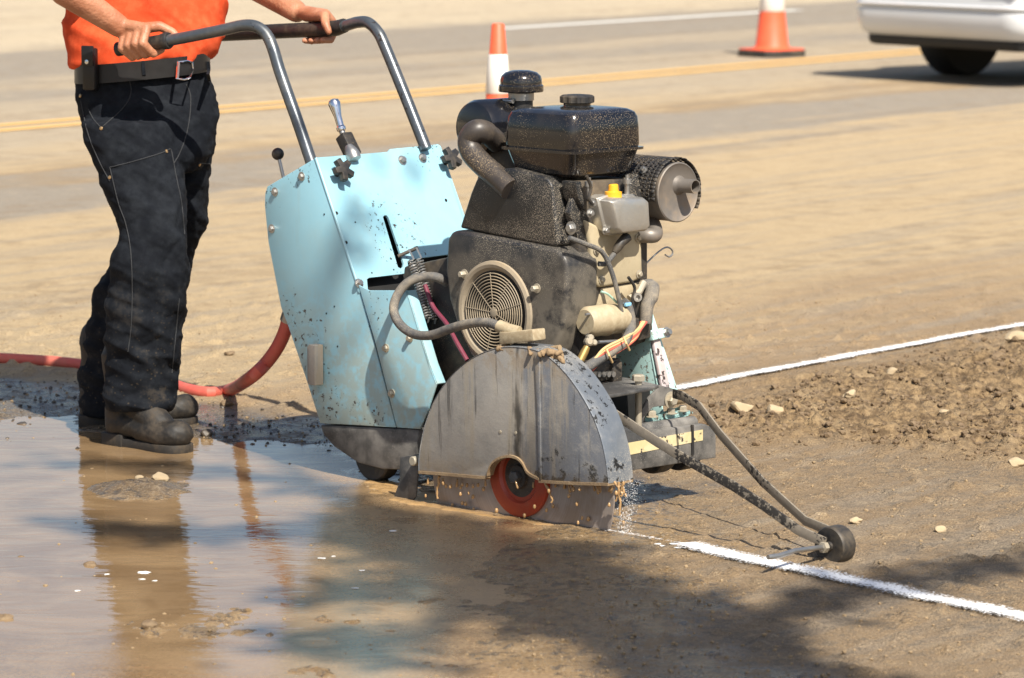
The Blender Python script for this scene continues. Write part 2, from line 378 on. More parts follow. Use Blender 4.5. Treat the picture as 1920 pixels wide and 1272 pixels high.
def water_material():
    t = NT('muddy_water'); n1 = t.noise(2.0, 5, .6, None, 1.6); n2 = t.noise(7, 5, .6)
    c = t.mix(t.step(n1, .35, .65), (.20, .122, .056), (.30, .195, .098)); c = t.mix(t.math('MULTIPLY', n2, .30), c, (.28, .21, .14))
    xw, y, _z = t.sep(t.obj)
    g = t.noise(110, 3, .7); calm = t.math('MULTIPLY', t.math('MAXIMUM', t.math('MULTIPLY', t.step(y, 7.7, 6.8), .6), t.step(t.math('ADD', xw, t.math('MULTIPLY', t.math('SUBTRACT', y, 8), .12)), -.62, -.20)), t.step(t.math('ADD', n2, t.math('MULTIPLY', t.math('SUBTRACT', g, .5), .5)), .28, .55))     # the film thins out towards the front and fills with grit
    t.p('Base Color', t.mix(t.math('MULTIPLY', calm, t.step(g, .45, .65)), c, (.36, .245, .125))); t.p('IOR', 1.85)
    t.p('Roughness', t.math('ADD', .012, t.math('MULTIPLY', calm, .30)))
    rp = t.noise(5, 3, .5, t.mapping(t.obj, (1, 2.6, 1)), .8); rf = t.noise(34, 3, .55, t.mapping(t.obj, (1, 2.2, 1)))
    h = t.math('ADD', t.math('MULTIPLY', rp, 1.0), t.math('ADD', t.math('MULTIPLY', rf, .10), t.math('MULTIPLY', t.math('MULTIPLY', g, calm), .30)))
    t.p('Normal', t.bump(h, .15, .012)); return t.m
wb = MB(); pw = [G(u, v, .003) for u, v in ((-900, 770), (900, 770), (1130, 960), (1130, 1500), (-900, 1500))]; wb.add(pw, [tuple(range(5))])
tag(wb.build('puddle', water_material(), smooth=None), kind='structure')

def paint_material(name, colr, edge, cover):
    t = NT(name); uv = t.tc.outputs['UV']; s = t.sep(uv); d = t.math('ABSOLUTE', t.math('SUBTRACT', t.math('MULTIPLY', s[1], 2), 1))
    n = t.noise(16, 5, .65); f = t.noise(150, 3, .7)
    a = t.math('SUBTRACT', 1 - edge * .35, d); a = t.math('ADD', t.math('DIVIDE', a, edge), t.math('ADD', t.math('MULTIPLY', t.math('SUBTRACT', n, .5), .8), t.math('MULTIPLY', t.math('SUBTRACT', f, .5), 3.3)))
    a = t.step(t.math('ADD', a, cover), .1, .7)
    t.p('Base Color', t.mix(f, tuple(x * .85 for x in colr), colr)); t.p('Roughness', .85); t.p('Alpha', a); t.p('Normal', t.bump(f, .2, .002))
    return t.m
OFFX, OFFY = [a.ravel() for a in np.meshgrid([-.05, -.025, 0, .025, .05], [-.05, -.025, 0, .025, .05])]
def strip(name, pts, w, mat, dz=.006, n=120, across=4, drape=True):
    pts = [np.array(p[:2]) for p in pts]; L = np.concatenate([[0], np.cumsum([np.linalg.norm(pts[i + 1] - pts[i]) for i in range(len(pts) - 1)])])
    vs, fs, uv = [], [], []
    for i in range(n + 1):
        s = L[-1] * i / n; p = np.array([np.interp(s, L, [q[k] for q in pts]) for k in (0, 1)]); p2 = np.array([np.interp(min(s + .02, L[-1]), L, [q[k] for q in pts]) for k in (0, 1)]); p1 = np.array([np.interp(max(s - .02, 0), L, [q[k] for q in pts]) for k in (0, 1)])
        tg = nrm(p2 - p1); nn = np.array([-tg[1], tg[0]]); ww = w(s / L[-1]) if callable(w) else w
        for j in range(across + 1):
            k = j / across; r = p + nn * ww * (k - .5); z = float(np.mean(height(r[0] + OFFX, r[1] + OFFY))) + .002 if drape else .01
            vs.append((r[0], r[1], z + dz)); uv.append((s, k))
    m = across + 1
    for i in range(n):
        for j in range(across): fs.append((i * m + j, (i + 1) * m + j, (i + 1) * m + j + 1, i * m + j + 1))
    me = bpy.data.meshes.new(name); me.from_pydata(vs, [], fs); me.update(); u = me.uv_layers.new(name='UVMap')
    for lp in me.loops: u.data[lp.index].uv = uv[lp.vertex_index]
    finish(me, 180, mat); return tag(link(bpy.data.objects.new(name, me)), kind='structure')
m_spray = paint_material('white_spray_paint', (.92, .92, .92), 1.0, .30)
m_thin = paint_material('thin_spray_paint', (.9, .9, .9), .9, -.45)
strip('spray_line', [G(*p) for p in ((1285, 1033), (1330, 1046), (1400, 1063), (1500, 1082), (1600, 1104), (1700, 1126), (1800, 1147), (1930, 1176), (2200, 1240))], lambda t: .092, m_spray)
strip('worn_spray_line', [G(*p) for p in ((1140, 1007), (1170, 1013), (1215, 1022), (1260, 1030), (1300, 1039))], .06, m_thin)
strip('cross_spray_line', [G(*p) for p in ((1220, 748), (1280, 736), (1430, 706), (1600, 675), (1750, 648), (1920, 617), (2200, 566))], .08, m_spray)
def road_strip(name, u0, u1, q, w, mat, dz=.004):
    a = NRD * q; strip(name, [a + ERD * u0, a + ERD * u1], w, mat, dz=dz, n=60, across=2, drape=False)
m_yel = paint_material('yellow_road_paint', (.70, .42, .13), .6, .75); m_wht = paint_material('white_road_paint', (.80, .78, .72), .3, 1.2)
# a pair of yellow lines and the dashed white lane line further out
road_strip('yellow_line', -40, 120, 15.12, .14, m_yel); road_strip('yellow_line', -40, 120, 15.42, .14, m_yel)
wl0, wl1 = G(945, 57), G(1488, 21); qw = float(np.mean([wl0[:2] @ NRD, wl1[:2] @ NRD]))
road_strip('white_line', float(wl0[:2] @ ERD), float(wl1[:2] @ ERD), qw, .17, m_wht)
for k in (-1, 1): road_strip('white_line', float(wl0[:2] @ ERD) + k * 12.2, float(wl1[:2] @ ERD) + k * 12.2, qw, .17, m_wht)

# loose grit and stones
def rock(r, seed, flat=.7, rough=.35, sub=1):
    g = np.random.default_rng(seed); bm = bmesh.new(); bmesh.ops.create_icosphere(bm, subdivisions=sub, radius=1)
    a = g.normal(size=(6, 3)); b = g.uniform(-rough, rough, 6); cuts = [(nrm(g.normal(size=3)), g.uniform(.62, .95)) for _ in range(9)]
    vs = []
    for v in bm.verts:
        p = np.array(v.co); k = 1 + sum(bb * math.sin(2.3 * (p @ aa) + i) for i, (aa, bb) in enumerate(zip(a, b))) * .55; k = min(k, *(cc / max(1e-3, p @ dd) if p @ dd > .2 else 9 for dd, cc in cuts))
        vs.append(p * k * r * np.array([1, .85, flat]))
    fs = [[v.index for v in f.verts] for f in bm.faces]; bm.free(); return vs, fs
protos = [rock(1, 100 + i, .6 + .05 * (i % 4), .3) for i in range(14)]
def scatter(name, n, region, size, mat, **k):
    mb = MB(); g = np.random.default_rng(len(name) + n); c = 0
    while c < n:
        x, y, w = region(g)
        if g.random() > w: continue
        vs, fs = protos[g.integers(len(protos))]; r = size(g); a = g.uniform(0, 6.28); ca, sa = math.cos(a), math.sin(a); z = max(float(height(x, y)), .0005)
        mb.add([(x + r * (p[0] * ca - p[1] * sa), y + r * (p[0] * sa + p[1] * ca), z + r * (p[2] + .25)) for p in vs], fs); c += 1
    return tag(mb.build(name, mat, smooth=None), kind='stuff', **k)
def reg_near(g):
    u, v = g.uniform(-40, 1960), g.uniform(560, 1300); p = G(u, v); x, y = p[0], p[1]; pud, wet, heap = masks(np.array([x]), np.array([y]))
    return x, y, float(.35 + .4 * wet[0] * (1 - pud[0]) + .5 * heap[0]) * (1 - .62 * float(pud[0])) * (.3 + float(fbm(x * 3, y * 3, 70)))
def reg_heap(g):
    u, v = g.uniform(1290, 2000), g.uniform(620, 880); p = G(u, v); h = masks(np.array([p[0]]), np.array([p[1]]))[2][0]; return p[0], p[1], float(h) * float(sstep(.35, .6, fbm(p[0] * 4, p[1] * 4, 71)))
def reg_wet(g):
    u, v = g.uniform(-40, 680), g.uniform(690, 850); p = G(u, v); w = masks(np.array([p[0]]), np.array([p[1]])); return p[0], p[1], float(w[1][0] * (1 - .8 * w[0][0]))
m_grit = grimy('grit', (.26, .185, .105), .9, film=.5, film_scale=20, bump=.2)
m_stone = grimy('pale_stone', (.42, .33, .21), .85, film=.6, film_scale=18, bump=.3)
m_clod = grimy('mud_clod', (.15, .10, .055), .7, film=.4, film_scale=30, bump=.4)
m_dark = grimy('dark_grit', (.05, .042, .035), .45, film=.2, bump=.2)
scatter('fine_grit', 4200, reg_near, lambda g: .0016 + .0055 * g.random() ** 3.2, m_grit)
scatter('soil_lumps', 2600, reg_heap, lambda g: .003 + .013 * g.random() ** 3.5, m_clod)
scatter('asphalt_crumbs', 420, reg_wet, lambda g: .002 + .007 * g.random() ** 2.5, m_dark)
m_pale = grimy('muddy_stone', (.30, .235, .15), .8, film=.6, film_scale=22, bump=.4)
STONES = [((1390, 786), .032, m_stone, 'broad pale stone at the heap edge just right of the sloping guide arm'), ((1452, 797), .030, m_stone, 'flat pale stone beside the broad stone at the front of the soil heap'),
          ((1500, 790), .020, m_stone, 'small pale stone to the right of two bigger ones in the soil heap'), ((1594, 773), .022, m_stone, 'light brown stone near the middle of the soil heap'),
          ((1672, 719), .024, m_stone, 'pale flat stone on the upper edge of the soil heap below the white line'), ((1906, 662), .042, m_stone, 'largest rounded stone, at the right end of the soil heap'),
          ((1842, 706), .026, m_clod, 'dark rounded stone below the largest stone at the right'), ((1868, 692), .028, m_clod, 'dark wide stone next to the largest stone at the right'),
          ((1770, 800), .022, m_stone, 'pale angular stone on the right half of the soil heap'), ((1905, 884), .028, m_stone, 'tan stone at the lower right edge of the soil heap'),
          ((1762, 1006), .017, m_stone, 'lone tan stone on the flat dirt beyond the white spray line'), ((1606, 990), .016, m_stone, 'small tan stone just behind the guide wheel'),
          ((281, 1180), .021, m_clod, 'round mud clod sitting in the shallow water at the bottom left'), ((170, 1062), .016, m_clod, 'small clod poking out of the puddle left of the reflection'),
          ((40, 1046), .012, m_clod, 'tiny clod near the left edge of the puddle'), ((438, 1015), .010, m_clod, 'tiny clod in the calm middle of the puddle'), ((44, 797), .016, m_dark, 'black lump at the far edge of the puddle, left of the boots'),
          ((388, 822), .020, m_dark, 'black lump by the toe of the rear boot'), ((424, 768), .020, m_clod, 'dark clod on the dirt below the red hose'), ((430, 672), .018, m_clod, 'clod on dry dirt above the bend of the red hose'), ((300, 908), .024, m_pale, 'pale flat stone on the mud bank in the puddle'), ((262, 912), .014, m_pale, 'small pale stone on the left of the mud bank in the puddle'), ((6, 1162), .020, m_clod, 'clod cut off by the left edge of the photo in the puddle')]
for i, ((u, v), r, m, lab) in enumerate(STONES):
    p = G(u, v); z = max(float(height(p[0], p[1])), -.004); vs, fs = rock(r, 300 + i, .62, .32, 3)
    o = MB().add(vs, fs).build('clod' if m in (m_clod, m_dark) else 'stone', m, smooth=22); o.location = (p[0], p[1], z + r * .3); tag(o, lab, 'clod' if m in (m_clod, m_dark) else 'stone')
m_flake = plain('white_flake', (.85, .84, .80), .6)
for i, (u, v, r) in enumerate(((270, 1074, .016), (266, 1086, .008), (291, 1089, .007), (200, 1077, .007), (146, 1108, .008), (603, 1047, .011), (679, 1070, .009), (736, 996, .012), (666, 1103, .008), (625, 1043, .006), (1240, 1033, .012), (1262, 1027, .010), (1275, 1034, .014), (1234, 1037, .009))):
    p = G(u, v, .004); vs, fs = rock(r, 400 + i, .10, .4, 2); o = MB().add(vs, fs).build('paint_flake', m_flake, smooth=40)
    o.location = (p[0], p[1], max(.004, float(height(p[0], p[1])) + .002)); wetf = u < 1000
    tag(o, 'white flake floating on the muddy puddle' if wetf else 'white paint crumb on the dirt where the spray line breaks up', 'flake', 'white flakes on the puddle' if wetf else 'paint crumbs at the end of the line')

# ------------------------------------------------------------------ the concrete saw (all coordinates below are the saw's own: x ahead, y left, z up)
SAW = empty('concrete_saw', ORG, HEAD, label='worn light blue walk-behind concrete saw with black engine and grey guard cutting wet pavement', cat='concrete saw')
m_blue = grimy('pale_blue_paint', (.28, .53, .63), .40, film=.22, film_scale=5, streak=.16, chips=.13, chip_scale=75, low=(.16, .60, .75), dust=(.33, .33, .25), vary=.06, bump=.08, coat=.35)
m_teal = grimy('pale_teal_paint', (.46, .70, .68), .42, film=.25, chips=.25, chip_scale=70, chip_col=(.16, .13, .10), dust=(.45, .40, .30), vary=.07)
m_tray = grimy('scraped_black_steel', (.045, .045, .045), .5, film=.75, film_scale=4, dust=(.30, .28, .25), speck=.5, speck_scale=120)
m_shroud = grimy('dusty_black_plastic', (.020, .021, .024), .36, film=.16, film_scale=3.2, dust=(.29, .25, .19), speck=.90, speck_scale=160, bump=.3, low=(.40, .70, .55))
m_duct = grimy('speckled_black_plastic', (.014, .015, .017), .36, film=.06, film_scale=5, dust=(.28, .24, .185), speck=1.1, speck_scale=170, bump=.3)
m_tank = grimy('glossy_black_plastic', (.007, .0075, .010), .13, film=.07, film_scale=4, speck=.60, speck_scale=140, bump=.05, coat=.5)
m_blk = grimy('black_rubber', (.018, .018, .019), .5, film=.25, film_scale=12)
m_dark = grimy('dirty_dark_steel', (.025, .023, .022), .6, film=.35, speck=.5, speck_scale=120)
def guard_material():
    t = NT('worn_grey_guard'); x, y, z = t.sep(t.obj); n1 = t.noise(5, 6, .65); n2 = t.noise(30, 5, .65); n3 = t.noise(140, 3, .7); sv = t.noise(16, 5, .7, t.mapping(t.obj, (1, 1, .07))); sv2 = t.noise(42, 4, .7, t.mapping(t.obj, (1, 1, .06)))
    side = t.step(t.math('ADD', x, t.math('MULTIPLY', t.math('SUBTRACT', n1, .5), .10)), .035, .075)
    c = t.mix(side, (.36, .335, .30), (.165, .175, .195)); c = t.mix(t.math('MULTIPLY', t.step(n1, .42, .66), .55), c, (.185, .182, .178)); c = t.mix(t.math('MULTIPLY', t.step(n2, .45, .7), .35), c, (.42, .39, .335))
    c = t.mix(t.math('MULTIPLY', t.step(sv, .53, .64), .6), c, (.36, .31, .235)); c = t.mix(t.math('MULTIPLY', t.step(sv2, .58, .68), .7), c, (.05, .047, .044))
    low = t.math('MULTIPLY', t.remap(z, .10, .24, 1, 0), t.step(x, .02, .12)); blk = t.step(t.math('ADD', t.math('ADD', t.math('MULTIPLY', n2, .6), t.math('MULTIPLY', n1, .5)), t.math('MULTIPLY', t.math('MAXIMUM', low, -1.0), .22)), .70, .76)
    c = t.mix(t.math('MULTIPLY', blk, .9), c, (.02, .019, .018)); c = t.mix(t.math('MULTIPLY', t.math('LESS_THAN', t.voro(330), t.math('MULTIPLY', n2, .42)), .6), c, (.45, .41, .33))
    xs_ = t.math('ADD', x, t.math('MULTIPLY', t.math('SUBTRACT', t.noise(18, 4), .5), .035)); dk = t.math('MULTIPLY', t.math('MULTIPLY', t.step(xs_, .020, .034), t.step(xs_, .056, .040)), t.step(t.noise(30, 4, .6, t.mapping(t.obj, (1, 1, .15))), .38, .56)); c = t.mix(t.math('MULTIPLY', dk, .85), c, (.022, .02, .018))
    rs_ = t.math('MULTIPLY', t.step(z, .33, .41), t.step(n2, .42, .56)); c = t.mix(t.math('MULTIPLY', rs_, .5), c, (.23, .16, .09))
    mudl = t.math('MULTIPLY', t.remap(z, .085, .15, 1, 0), t.step(n2, .35, .6), clamp=True); c = t.mix(t.math('MULTIPLY', mudl, .6), c, (.30, .22, .13))
    t.p('Base Color', c); t.p('Metallic', .2); t.p('Roughness', t.remap(n2, .3, .7, .36, .62)); t.p('Normal', t.bump(t.math('ADD', n2, t.math('MULTIPLY', n3, .5)), .3, .003)); return t.m
m_guard = guard_material()
m_rim = grimy('worn_grey_rim', (.15, .17, .195), .40, metal=.35, film=.55, film_scale=6, dust=(.38, .35, .30), chips=.32, chip_scale=50, chip_col=(.02, .02, .02), speck=.9, speck_scale=150, bump=.25)
m_mud = grimy('dried_mud', (.25, .17, .095), .85, film=.6, film_scale=20, bump=.6)
m_steel = plain('bare_steel', (.42, .41, .39), .38, .85); m_chrome = plain('chrome', (.75, .75, .78), .08, 1.0)
m_pipe = grimy('painted_grey_tube', (.10, .115, .13), .30, metal=.55, film=.35, film_scale=9, dust=(.28, .26, .23), chips=.1, chip_scale=60, bump=.08)
m_cream = grimy('dusty_cream_casting', (.46, .39, .26), .45, film=.75, film_scale=9, dust=(.22, .155, .085), bump=.3, low=(.33, .62, .95), speck=.4, speck_scale=120, vary=.2)
m_alu = grimy('cast_aluminium', (.50, .49, .46), .34, metal=.75, film=.6, film_scale=14, dust=(.38, .32, .23), bump=.2, speck=.4, speck_scale=130)
m_bolt = grimy('dusty_bolt', (.42, .38, .30), .5, metal=.4, film=.5, film_scale=30)
m_hose = grimy('dusty_grey_hose', (.085, .085, .085), .7, film=.85, film_scale=9, dust=(.33, .28, .21), speck=.8, speck_scale=200)
m_fan = grimy('dusty_grille', (.30, .25, .18), .7, film=.7, film_scale=14, bump=.2)
m_void = plain('dark_inside', (.008, .008, .008), .8)
m_muff = grimy('tarnished_muffler', (.20, .18, .16), .48, metal=.4, film=.9, film_scale=7, dust=(.33, .24, .155), chips=.2, chip_scale=40, chip_col=(.05, .03, .02))
m_arm = grimy('worn_flat_bar', (.20, .172, .135), .6, film=.5, film_scale=14, dust=(.34, .29, .215), chips=.85, chip_scale=70, chip_col=(.028, .025, .022), bump=.2)
m_wood = grimy('weathered_wood', (.27, .245, .215), .8, film=.3, film_scale=22, streak=.5, bump=.4)
m_yelp = plain('yellow_plastic', (.85, .42, .03), .35); m_decal = grimy('faded_yellow_decal', (.56, .47, .25), .65, film=.85, film_scale=9, dust=(.60, .52, .36), chips=.25, chip_scale=40)
m_red = grimy('red_wire', (.55, .10, .07), .5, film=.3); m_ylw = grimy('tan_wire', (.62, .42, .20), .55, film=.4); m_mar = grimy('maroon_hose', (.17, .03, .055), .45, film=.2)
YS = .07                                         # plane of the near side plates
# --- blue cabinet
side = SP([(497, 362), (501, 350), (592, 296), (640, 440), (668, 525), (700, 642), (742, 802), (600, 794), (575, 715), (540, 612), (527, 578), (503, 455), (496, 385)], YS)
MB().prism(side, (0, .006, 0)).build('side_panel', m_blue, SAW, bevel=.0022)
wing = SP([(691, 545), (762, 545), (804, 684), (818, 720), (802, 770), (787, 805), (744, 802), (703, 642), (672, 535)], YS - .003)
flg = SP([(762, 545), (804, 684), (818, 720)], YS - .003)
w = MB().prism(wing, (0, .006, 0)); w.rings([[p, p + np.array([-.004, 0, -.004]), p + np.array([-.004, .034, -.004]), p + np.array([0, .034, 0])] for p in flg])
w.build('belt_cover', m_blue, SAW, bevel=.0018)
p1, p2 = S(592, 296, YS), S(668, 525, YS); PN = nrm(np.cross(p2 - p1, (0, 1.0, 0))); PN = PN if PN[0] > 0 else -PN
def FP(u, v, d=0): return ON(u, v, p1, PN) + PN * d
fpL = [(592, 296), (708, 286.6), (718, 407), (746, 501), (751, 504), (753, 514), (692, 521), (688, 524), (690, 547), (674, 547), (668, 525)]
fpR = [(708, 286.6), (727, 285), (731, 280), (821, 271), (826, 274), (894, 470), (768, 487), (764, 491), (766, 508), (762, 512), (753, 514), (751, 504), (756, 500), (757, 494), (728, 408), (725, 404), (721, 404), (718, 407)]
w = MB(); w.prism([FP(*p) for p in fpL], -PN * .006); w.prism([FP(*p) for p in fpR], -PN * .006); w.build('control_panel', m_blue, SAW)
MB().tube([FP(592, 296, -.003) + np.array([0, .003, 0]), FP(668, 525, -.003) + np.array([0, .003, 0]), FP(676, 549, -.003) + np.array([0, .003, 0])], .0046, 14).build('panel_fold', m_blue, SAW)
# dark body behind the plates: rear panel, far side plate and inner box
far = [p + np.array([0, .44, 0]) for p in SP([(497, 352), (592, 296), (668, 525), (742, 802), (600, 794), (540, 612), (503, 455)], YS)]
MB().prism(far, (0, .006, 0)).build('far_side_panel', m_blue, SAW, bevel=.002)
rear = [side[-2], side[-1], side[0], side[1]]
back = [side[12] + [.0, .008, 0], side[11] + [.0, .008, 0], side[9] + [0, .008, 0], side[7] + [0, .008, 0]]
b = MB(); b.rings([[p, p + np.array([0, .43, 0]), p + np.array([.006, .43, 0]), p + np.array([.006, 0, 0])] for p in back]); b.build('rear_panel', m_blue, SAW)
core = SP([(540, 400), (580, 330), (640, 520), (700, 600), (728, 720), (735, 790), (615, 788), (560, 600)], YS)
MB().prism([p + np.array([0, .05, 0]) for p in core], (0, .36, 0)).build('inner_body', m_void, SAW)
MB().prism([S(757, 500, .14), S(900, 470, .14), S(960, 700, .14), S(830, 800, .14), S(740, 700, .14)], (0, .03, 0)).build('belt_housing', m_dark, SAW, bevel=.006)
tray = SP([(600, 797), (786, 806), (776, 882), (716, 880), (670, 868), (626, 838), (606, 815)], YS + .004)
MB().prism(tray, (0, .42, 0)).build('bottom_tray', m_tray, SAW, bevel=.004)
MB().box(S(592, 684, .052), .026, .030, .105).build('wooden_block', m_wood, SAW, bevel=.002)
MB().box(S(584, 684, .056), .010, .022, .098).build('wooden_block', m_wood, SAW, bevel=.002)
# hexagonal bolt heads and open holes
def bolt(p, n, r=.0085, h=.007, mat=None, name='bolt'):
    mb = MB(); mb.lathe(p, n, [(r * 1.5, 0), (r * 1.5, .0018), (r * 1.02, .002)], 18); mb.lathe(np.asarray(p) + nrm(n) * .0015, n, [(r, 0), (r, h * .8), (r * .8, h), (.0005, h)], 6)
    return mb.build(name, mat or m_bolt, SAW)
NEG = np.array([0, -1.0, 0])
for u, v in ((516, 360), (566, 331), (510, 429)): bolt(S(u, v, YS), NEG, .008, .007, m_steel)
for u, v in ((724, 653), (769, 634), (735, 738)): bolt(S(u, v, YS - .003), NEG, .0075, .009)
for u, v in ((640, 312), (754, 301), (792, 297), (673, 532)): bolt(FP(u, v), PN, .009, .009, m_steel)
for u, v, r in ((631, 400, .0045), (649, 455, .0045), (836, 376, .0045), (666, 417, .0022), (709, 413, .0022), (697, 512, .0022), (738, 506, .0022)):
    MB().lathe(FP(u, v, .0004), PN, [(r, 0), (r, .0006), (.0003, .0006)], 14).build('drilled_hole', m_void, SAW)
for u, v in ((627, 575), (612, 588), (633, 650), (608, 402)): MB().lathe(S(u, v, YS - .0004), NEG, [(.0024, 0), (.0024, .0006), (.0003, .0006)], 12).build('drilled_hole', m_void, SAW)
for u, v in ((631, 330), (834, 308)):            # five-armed star knobs
    c = FP(u, v - 3); mb = MB(); mb.lathe(c, PN, [(.008, 0), (.008, .022)], 14); k = MB(); a1 = nrm(np.cross(PN, (0, 1.0, 0))); a2 = np.cross(PN, a1); cc = c + PN * .02; st = []
    for i in range(10):
        a = i * math.pi / 5 + .35; r = .032 if i % 2 == 0 else .015
        for da in ((-.26, .26) if i % 2 == 0 else (0,)): st.append(cc + r * (a1 * math.cos(a + da) + a2 * math.sin(a + da)))
    k.prism(st, PN * .017); o = k.build('star_knob', m_blk, SAW, bevel=.002); mb.build('knob_stem', m_blk, o)
# throttle handle on its block, choke lever with a black ball
q0 = S(655, 283, .21); a1 = nrm(S(640, 246, .21) - S(664, 296, .21)); a2 = np.array([0, 1.0, 0]); a3 = np.cross(a1, a2)
lb = MB(); lb.box((S(642, 252, .21) + S(665, 295, .21)) / 2 - np.array([.0, 0, 0]), .066, .036, .034, (a1, a2, a3)); lv = lb.build('throttle_lever', m_dark, SAW, bevel=.004)
lc = MB(); lc.lathe(S(662, 292, .19), a1, [(.017, -.012), (.020, .0), (.017, .015), (.010, .03)], 16); lc.build('lever_pivot', m_steel, lv)
h0 = S(641, 246, .21); hx = nrm(S(625, 188, .21) - h0); hl = np.linalg.norm(S(625, 186, .21) - h0)
MB().tube([h0 - hx * .03, h0 + hx * .01], .008, 12).build('lever_stem', m_steel, lv)
MB().lathe(h0, hx, [(.011, 0), (.0125, .004), (.0125, .010), (.0095, .014), (.010, hl * .45), (.0145, hl * .72), (.0165, hl * .86), (.013, hl * .96), (.006, hl), (.0005, hl * 1.005)], 24).build('lever_grip', m_chrome, lv)
c0 = S(521, 289, .14); MB().tube([S(532, 335, .14), c0], .0045, 10).build('choke_rod', m_steel, SAW); MB().lathe(c0, (0, 0, 1), [(.0165 * math.cos(a), .0165 * math.sin(a)) for a in np.linspace(-1.5, 1.5, 11)], 20).build('choke_knob', m_blk, SAW)
# handlebars
HP = lambda u, v: S(u, v, .10 - .11 * max(0, 500 - u) / 240 if u < 500 else .10)
hp = spline([HP(*p) for p in ((584, 305), (560, 234), (526, 138), (512, 92), (500, 66), (482, 51), (458, 48), (420, 56), (370, 66), (318, 76), (270, 84), (226, 92))], 6)
hb = MB().tube(hp, .0158, 16).build('handlebar', m_pipe, SAW)
gp = [HP(*p) for p in ((318, 76), (308, 77.6), (300, 79), (262, 85.4), (221, 92.4))]
MB().tube([gp[0], gp[0] + (gp[1] - gp[0]) * .3, gp[1], gp[2], gp[3], gp[4]], [.021, .0235, .0225, .0195, .0195, .0195], 16).build('rubber_grip', m_blk, hb)
hp2 = spline([S(*p, .45) for p in ((799, 280), (762, 186), (722, 88), (708, 60), (690, 43), (672, 42), (656, 46), (642, 51))], 6)
hb2 = MB().tube(hp2, .0158, 16).build('handlebar', m_pipe, SAW)
g2 = [S(*p, .45) for p in ((646, 48), (632, 53), (600, 55.5), (540, 58), (440, 63), (350, 67))]
MB().tube(g2, [.0195, .0215, .0205, .0205, .0205, .0205], 16).build('rubber_grip', m_blk, hb2)
MB().box(S(600, 70, .47), .075, .03, .016).build('brake_lever', m_blk, hb2, bevel=.004)

# --- engine
YE = .10
sh = SP([(862, 432), (1042, 466), (1058, 482), (1062, 500), (1060, 590), (1044, 645), (1022, 700), (905, 700), (880, 664), (857, 614), (841, 563), (834, 506), (838, 447), (846, 434)], YE)
SH = MB().prism(sh, (0, .115, 0)).build('fan_shroud', m_shroud, SAW, bevel=.014, seg=4, smooth=50)
du = SP([(861, 428), (882, 362), (892, 338), (906, 320), (960, 315), (1024, 333), (1034, 348), (1046, 458), (1040, 464)], YE + .012)
MB().prism([S(*p, .20) for p in ((912, 262), (965, 240), (1075, 300), (1085, 350), (1060, 470), (880, 440), (890, 350))], (0, .03, 0)).build('engine_baffle', m_dark, SAW, bevel=.006)
MB().prism(du, (0, .09, 0)).build('air_duct', m_duct, SAW, bevel=.010, seg=3, smooth=50)
MB().prism([X(1083, 352, .045), X(1100, 400, .045), X(1132, 470, .045), X(1119, 482, .045), X(1085, 452, .045), X(1068, 400, .045)], (-.02, 0, 0)).build('duct_bracket', m_duct, SAW, bevel=.004)
fc = S(929, 586, YE); n = 40
fr = MB(); fr.lathe(fc, NEG, [(.130, -.004), (.128, .006), (.120, .010), (.112, .008), (.106, .001), (.103, -.001)], 48); fr.build('fan_ring', m_fan, SH)
MB().lathe(fc + np.array([0, -.0015, 0]), NEG, [(.104, -.002), (.104, 0), (.0005, 0)], 40).build('fan_cavity', m_void, SH)
gr = MB(); g0 = fc + NEG * .006
for i in range(12):
    r = .012 + i * .0078; gr.tube([g0 + r * np.array([math.cos(a), 0, math.sin(a)]) for a in np.linspace(0, 2 * math.pi, 49)], .0015, 6, False)
for i in range(9):
    a = i * 2 * math.pi / 9 + .3; gr.tube([g0 + NEG * .0005 + r * np.array([math.cos(a), 0, math.sin(a)]) for r in (.008, .1)], .0013, 6)
gr.lathe(g0, NEG, [(.011, -.003), (.011, .002), (.006, .003), (.0005, .003)], 16); gr.build('fan_grille', m_fan, SH, smooth=60)
for u, v in ((871, 514), (1007, 541)): bolt(S(u, v, YE), NEG, .008, .016)
bolt(S(1071, 428, YE + .02) , NEG, .011, .010, m_steel); bolt(X(1103, 605, .02), (1, -.3, 0), .013, .012)
# fuel tank: rounded boxes lofted through levels
TX0, TX1, TY0, TY1, TZ = -.196, .060, .12, .385, .888
def rrect(x0, x1, y0, y1, r, z, k=6, dome=0):
    pts = []
    for cx, cy, a0 in ((x1 - r, y1 - r, 0), (x0 + r, y1 - r, 90), (x0 + r, y0 + r, 180), (x1 - r, y0 + r, 270)):
        for i in range(k + 1):
            a = R(a0 + 90 * i / k); pts.append(np.array([cx + r * math.cos(a), cy + r * math.sin(a), z]))
    return pts
def lvl(z, ins, r): return rrect(TX0 + ins, TX1 - ins, TY0 + ins, TY1 - ins, r, TZ + z)
tk = MB().rings([lvl(-.066, .05, .03), lvl(-.064, .032, .035), lvl(-.055, .020, .038), lvl(-.02, .011, .034), lvl(-.004, .008, .030), lvl(-.003, -.002, .028), lvl(.003, -.002, .028), lvl(.0035, .007, .030), lvl(.010, .006, .027),
                 lvl(.050, .007, .027), lvl(.078, .009, .028), lvl(.090, .014, .030), lvl(.097, .025, .032), lvl(.1005, .045, .032), lvl(.1035, .08, .03), lvl(.105, .12, .008)])
TK = tk.build('fuel_tank', m_tank, SAW, smooth=32)
cx = np.array([(TX0 + TX1) / 2 + .005, (TY0 + TY1) / 2 + .01, TZ + .104])
kn = lambda k, n: 1 + .045 * (1 if (k // 2) % 2 else -1)
MB().lathe(cx, up, [(.034, -.004), (.034, .006)], 36).build('filler_neck', m_tank, TK)
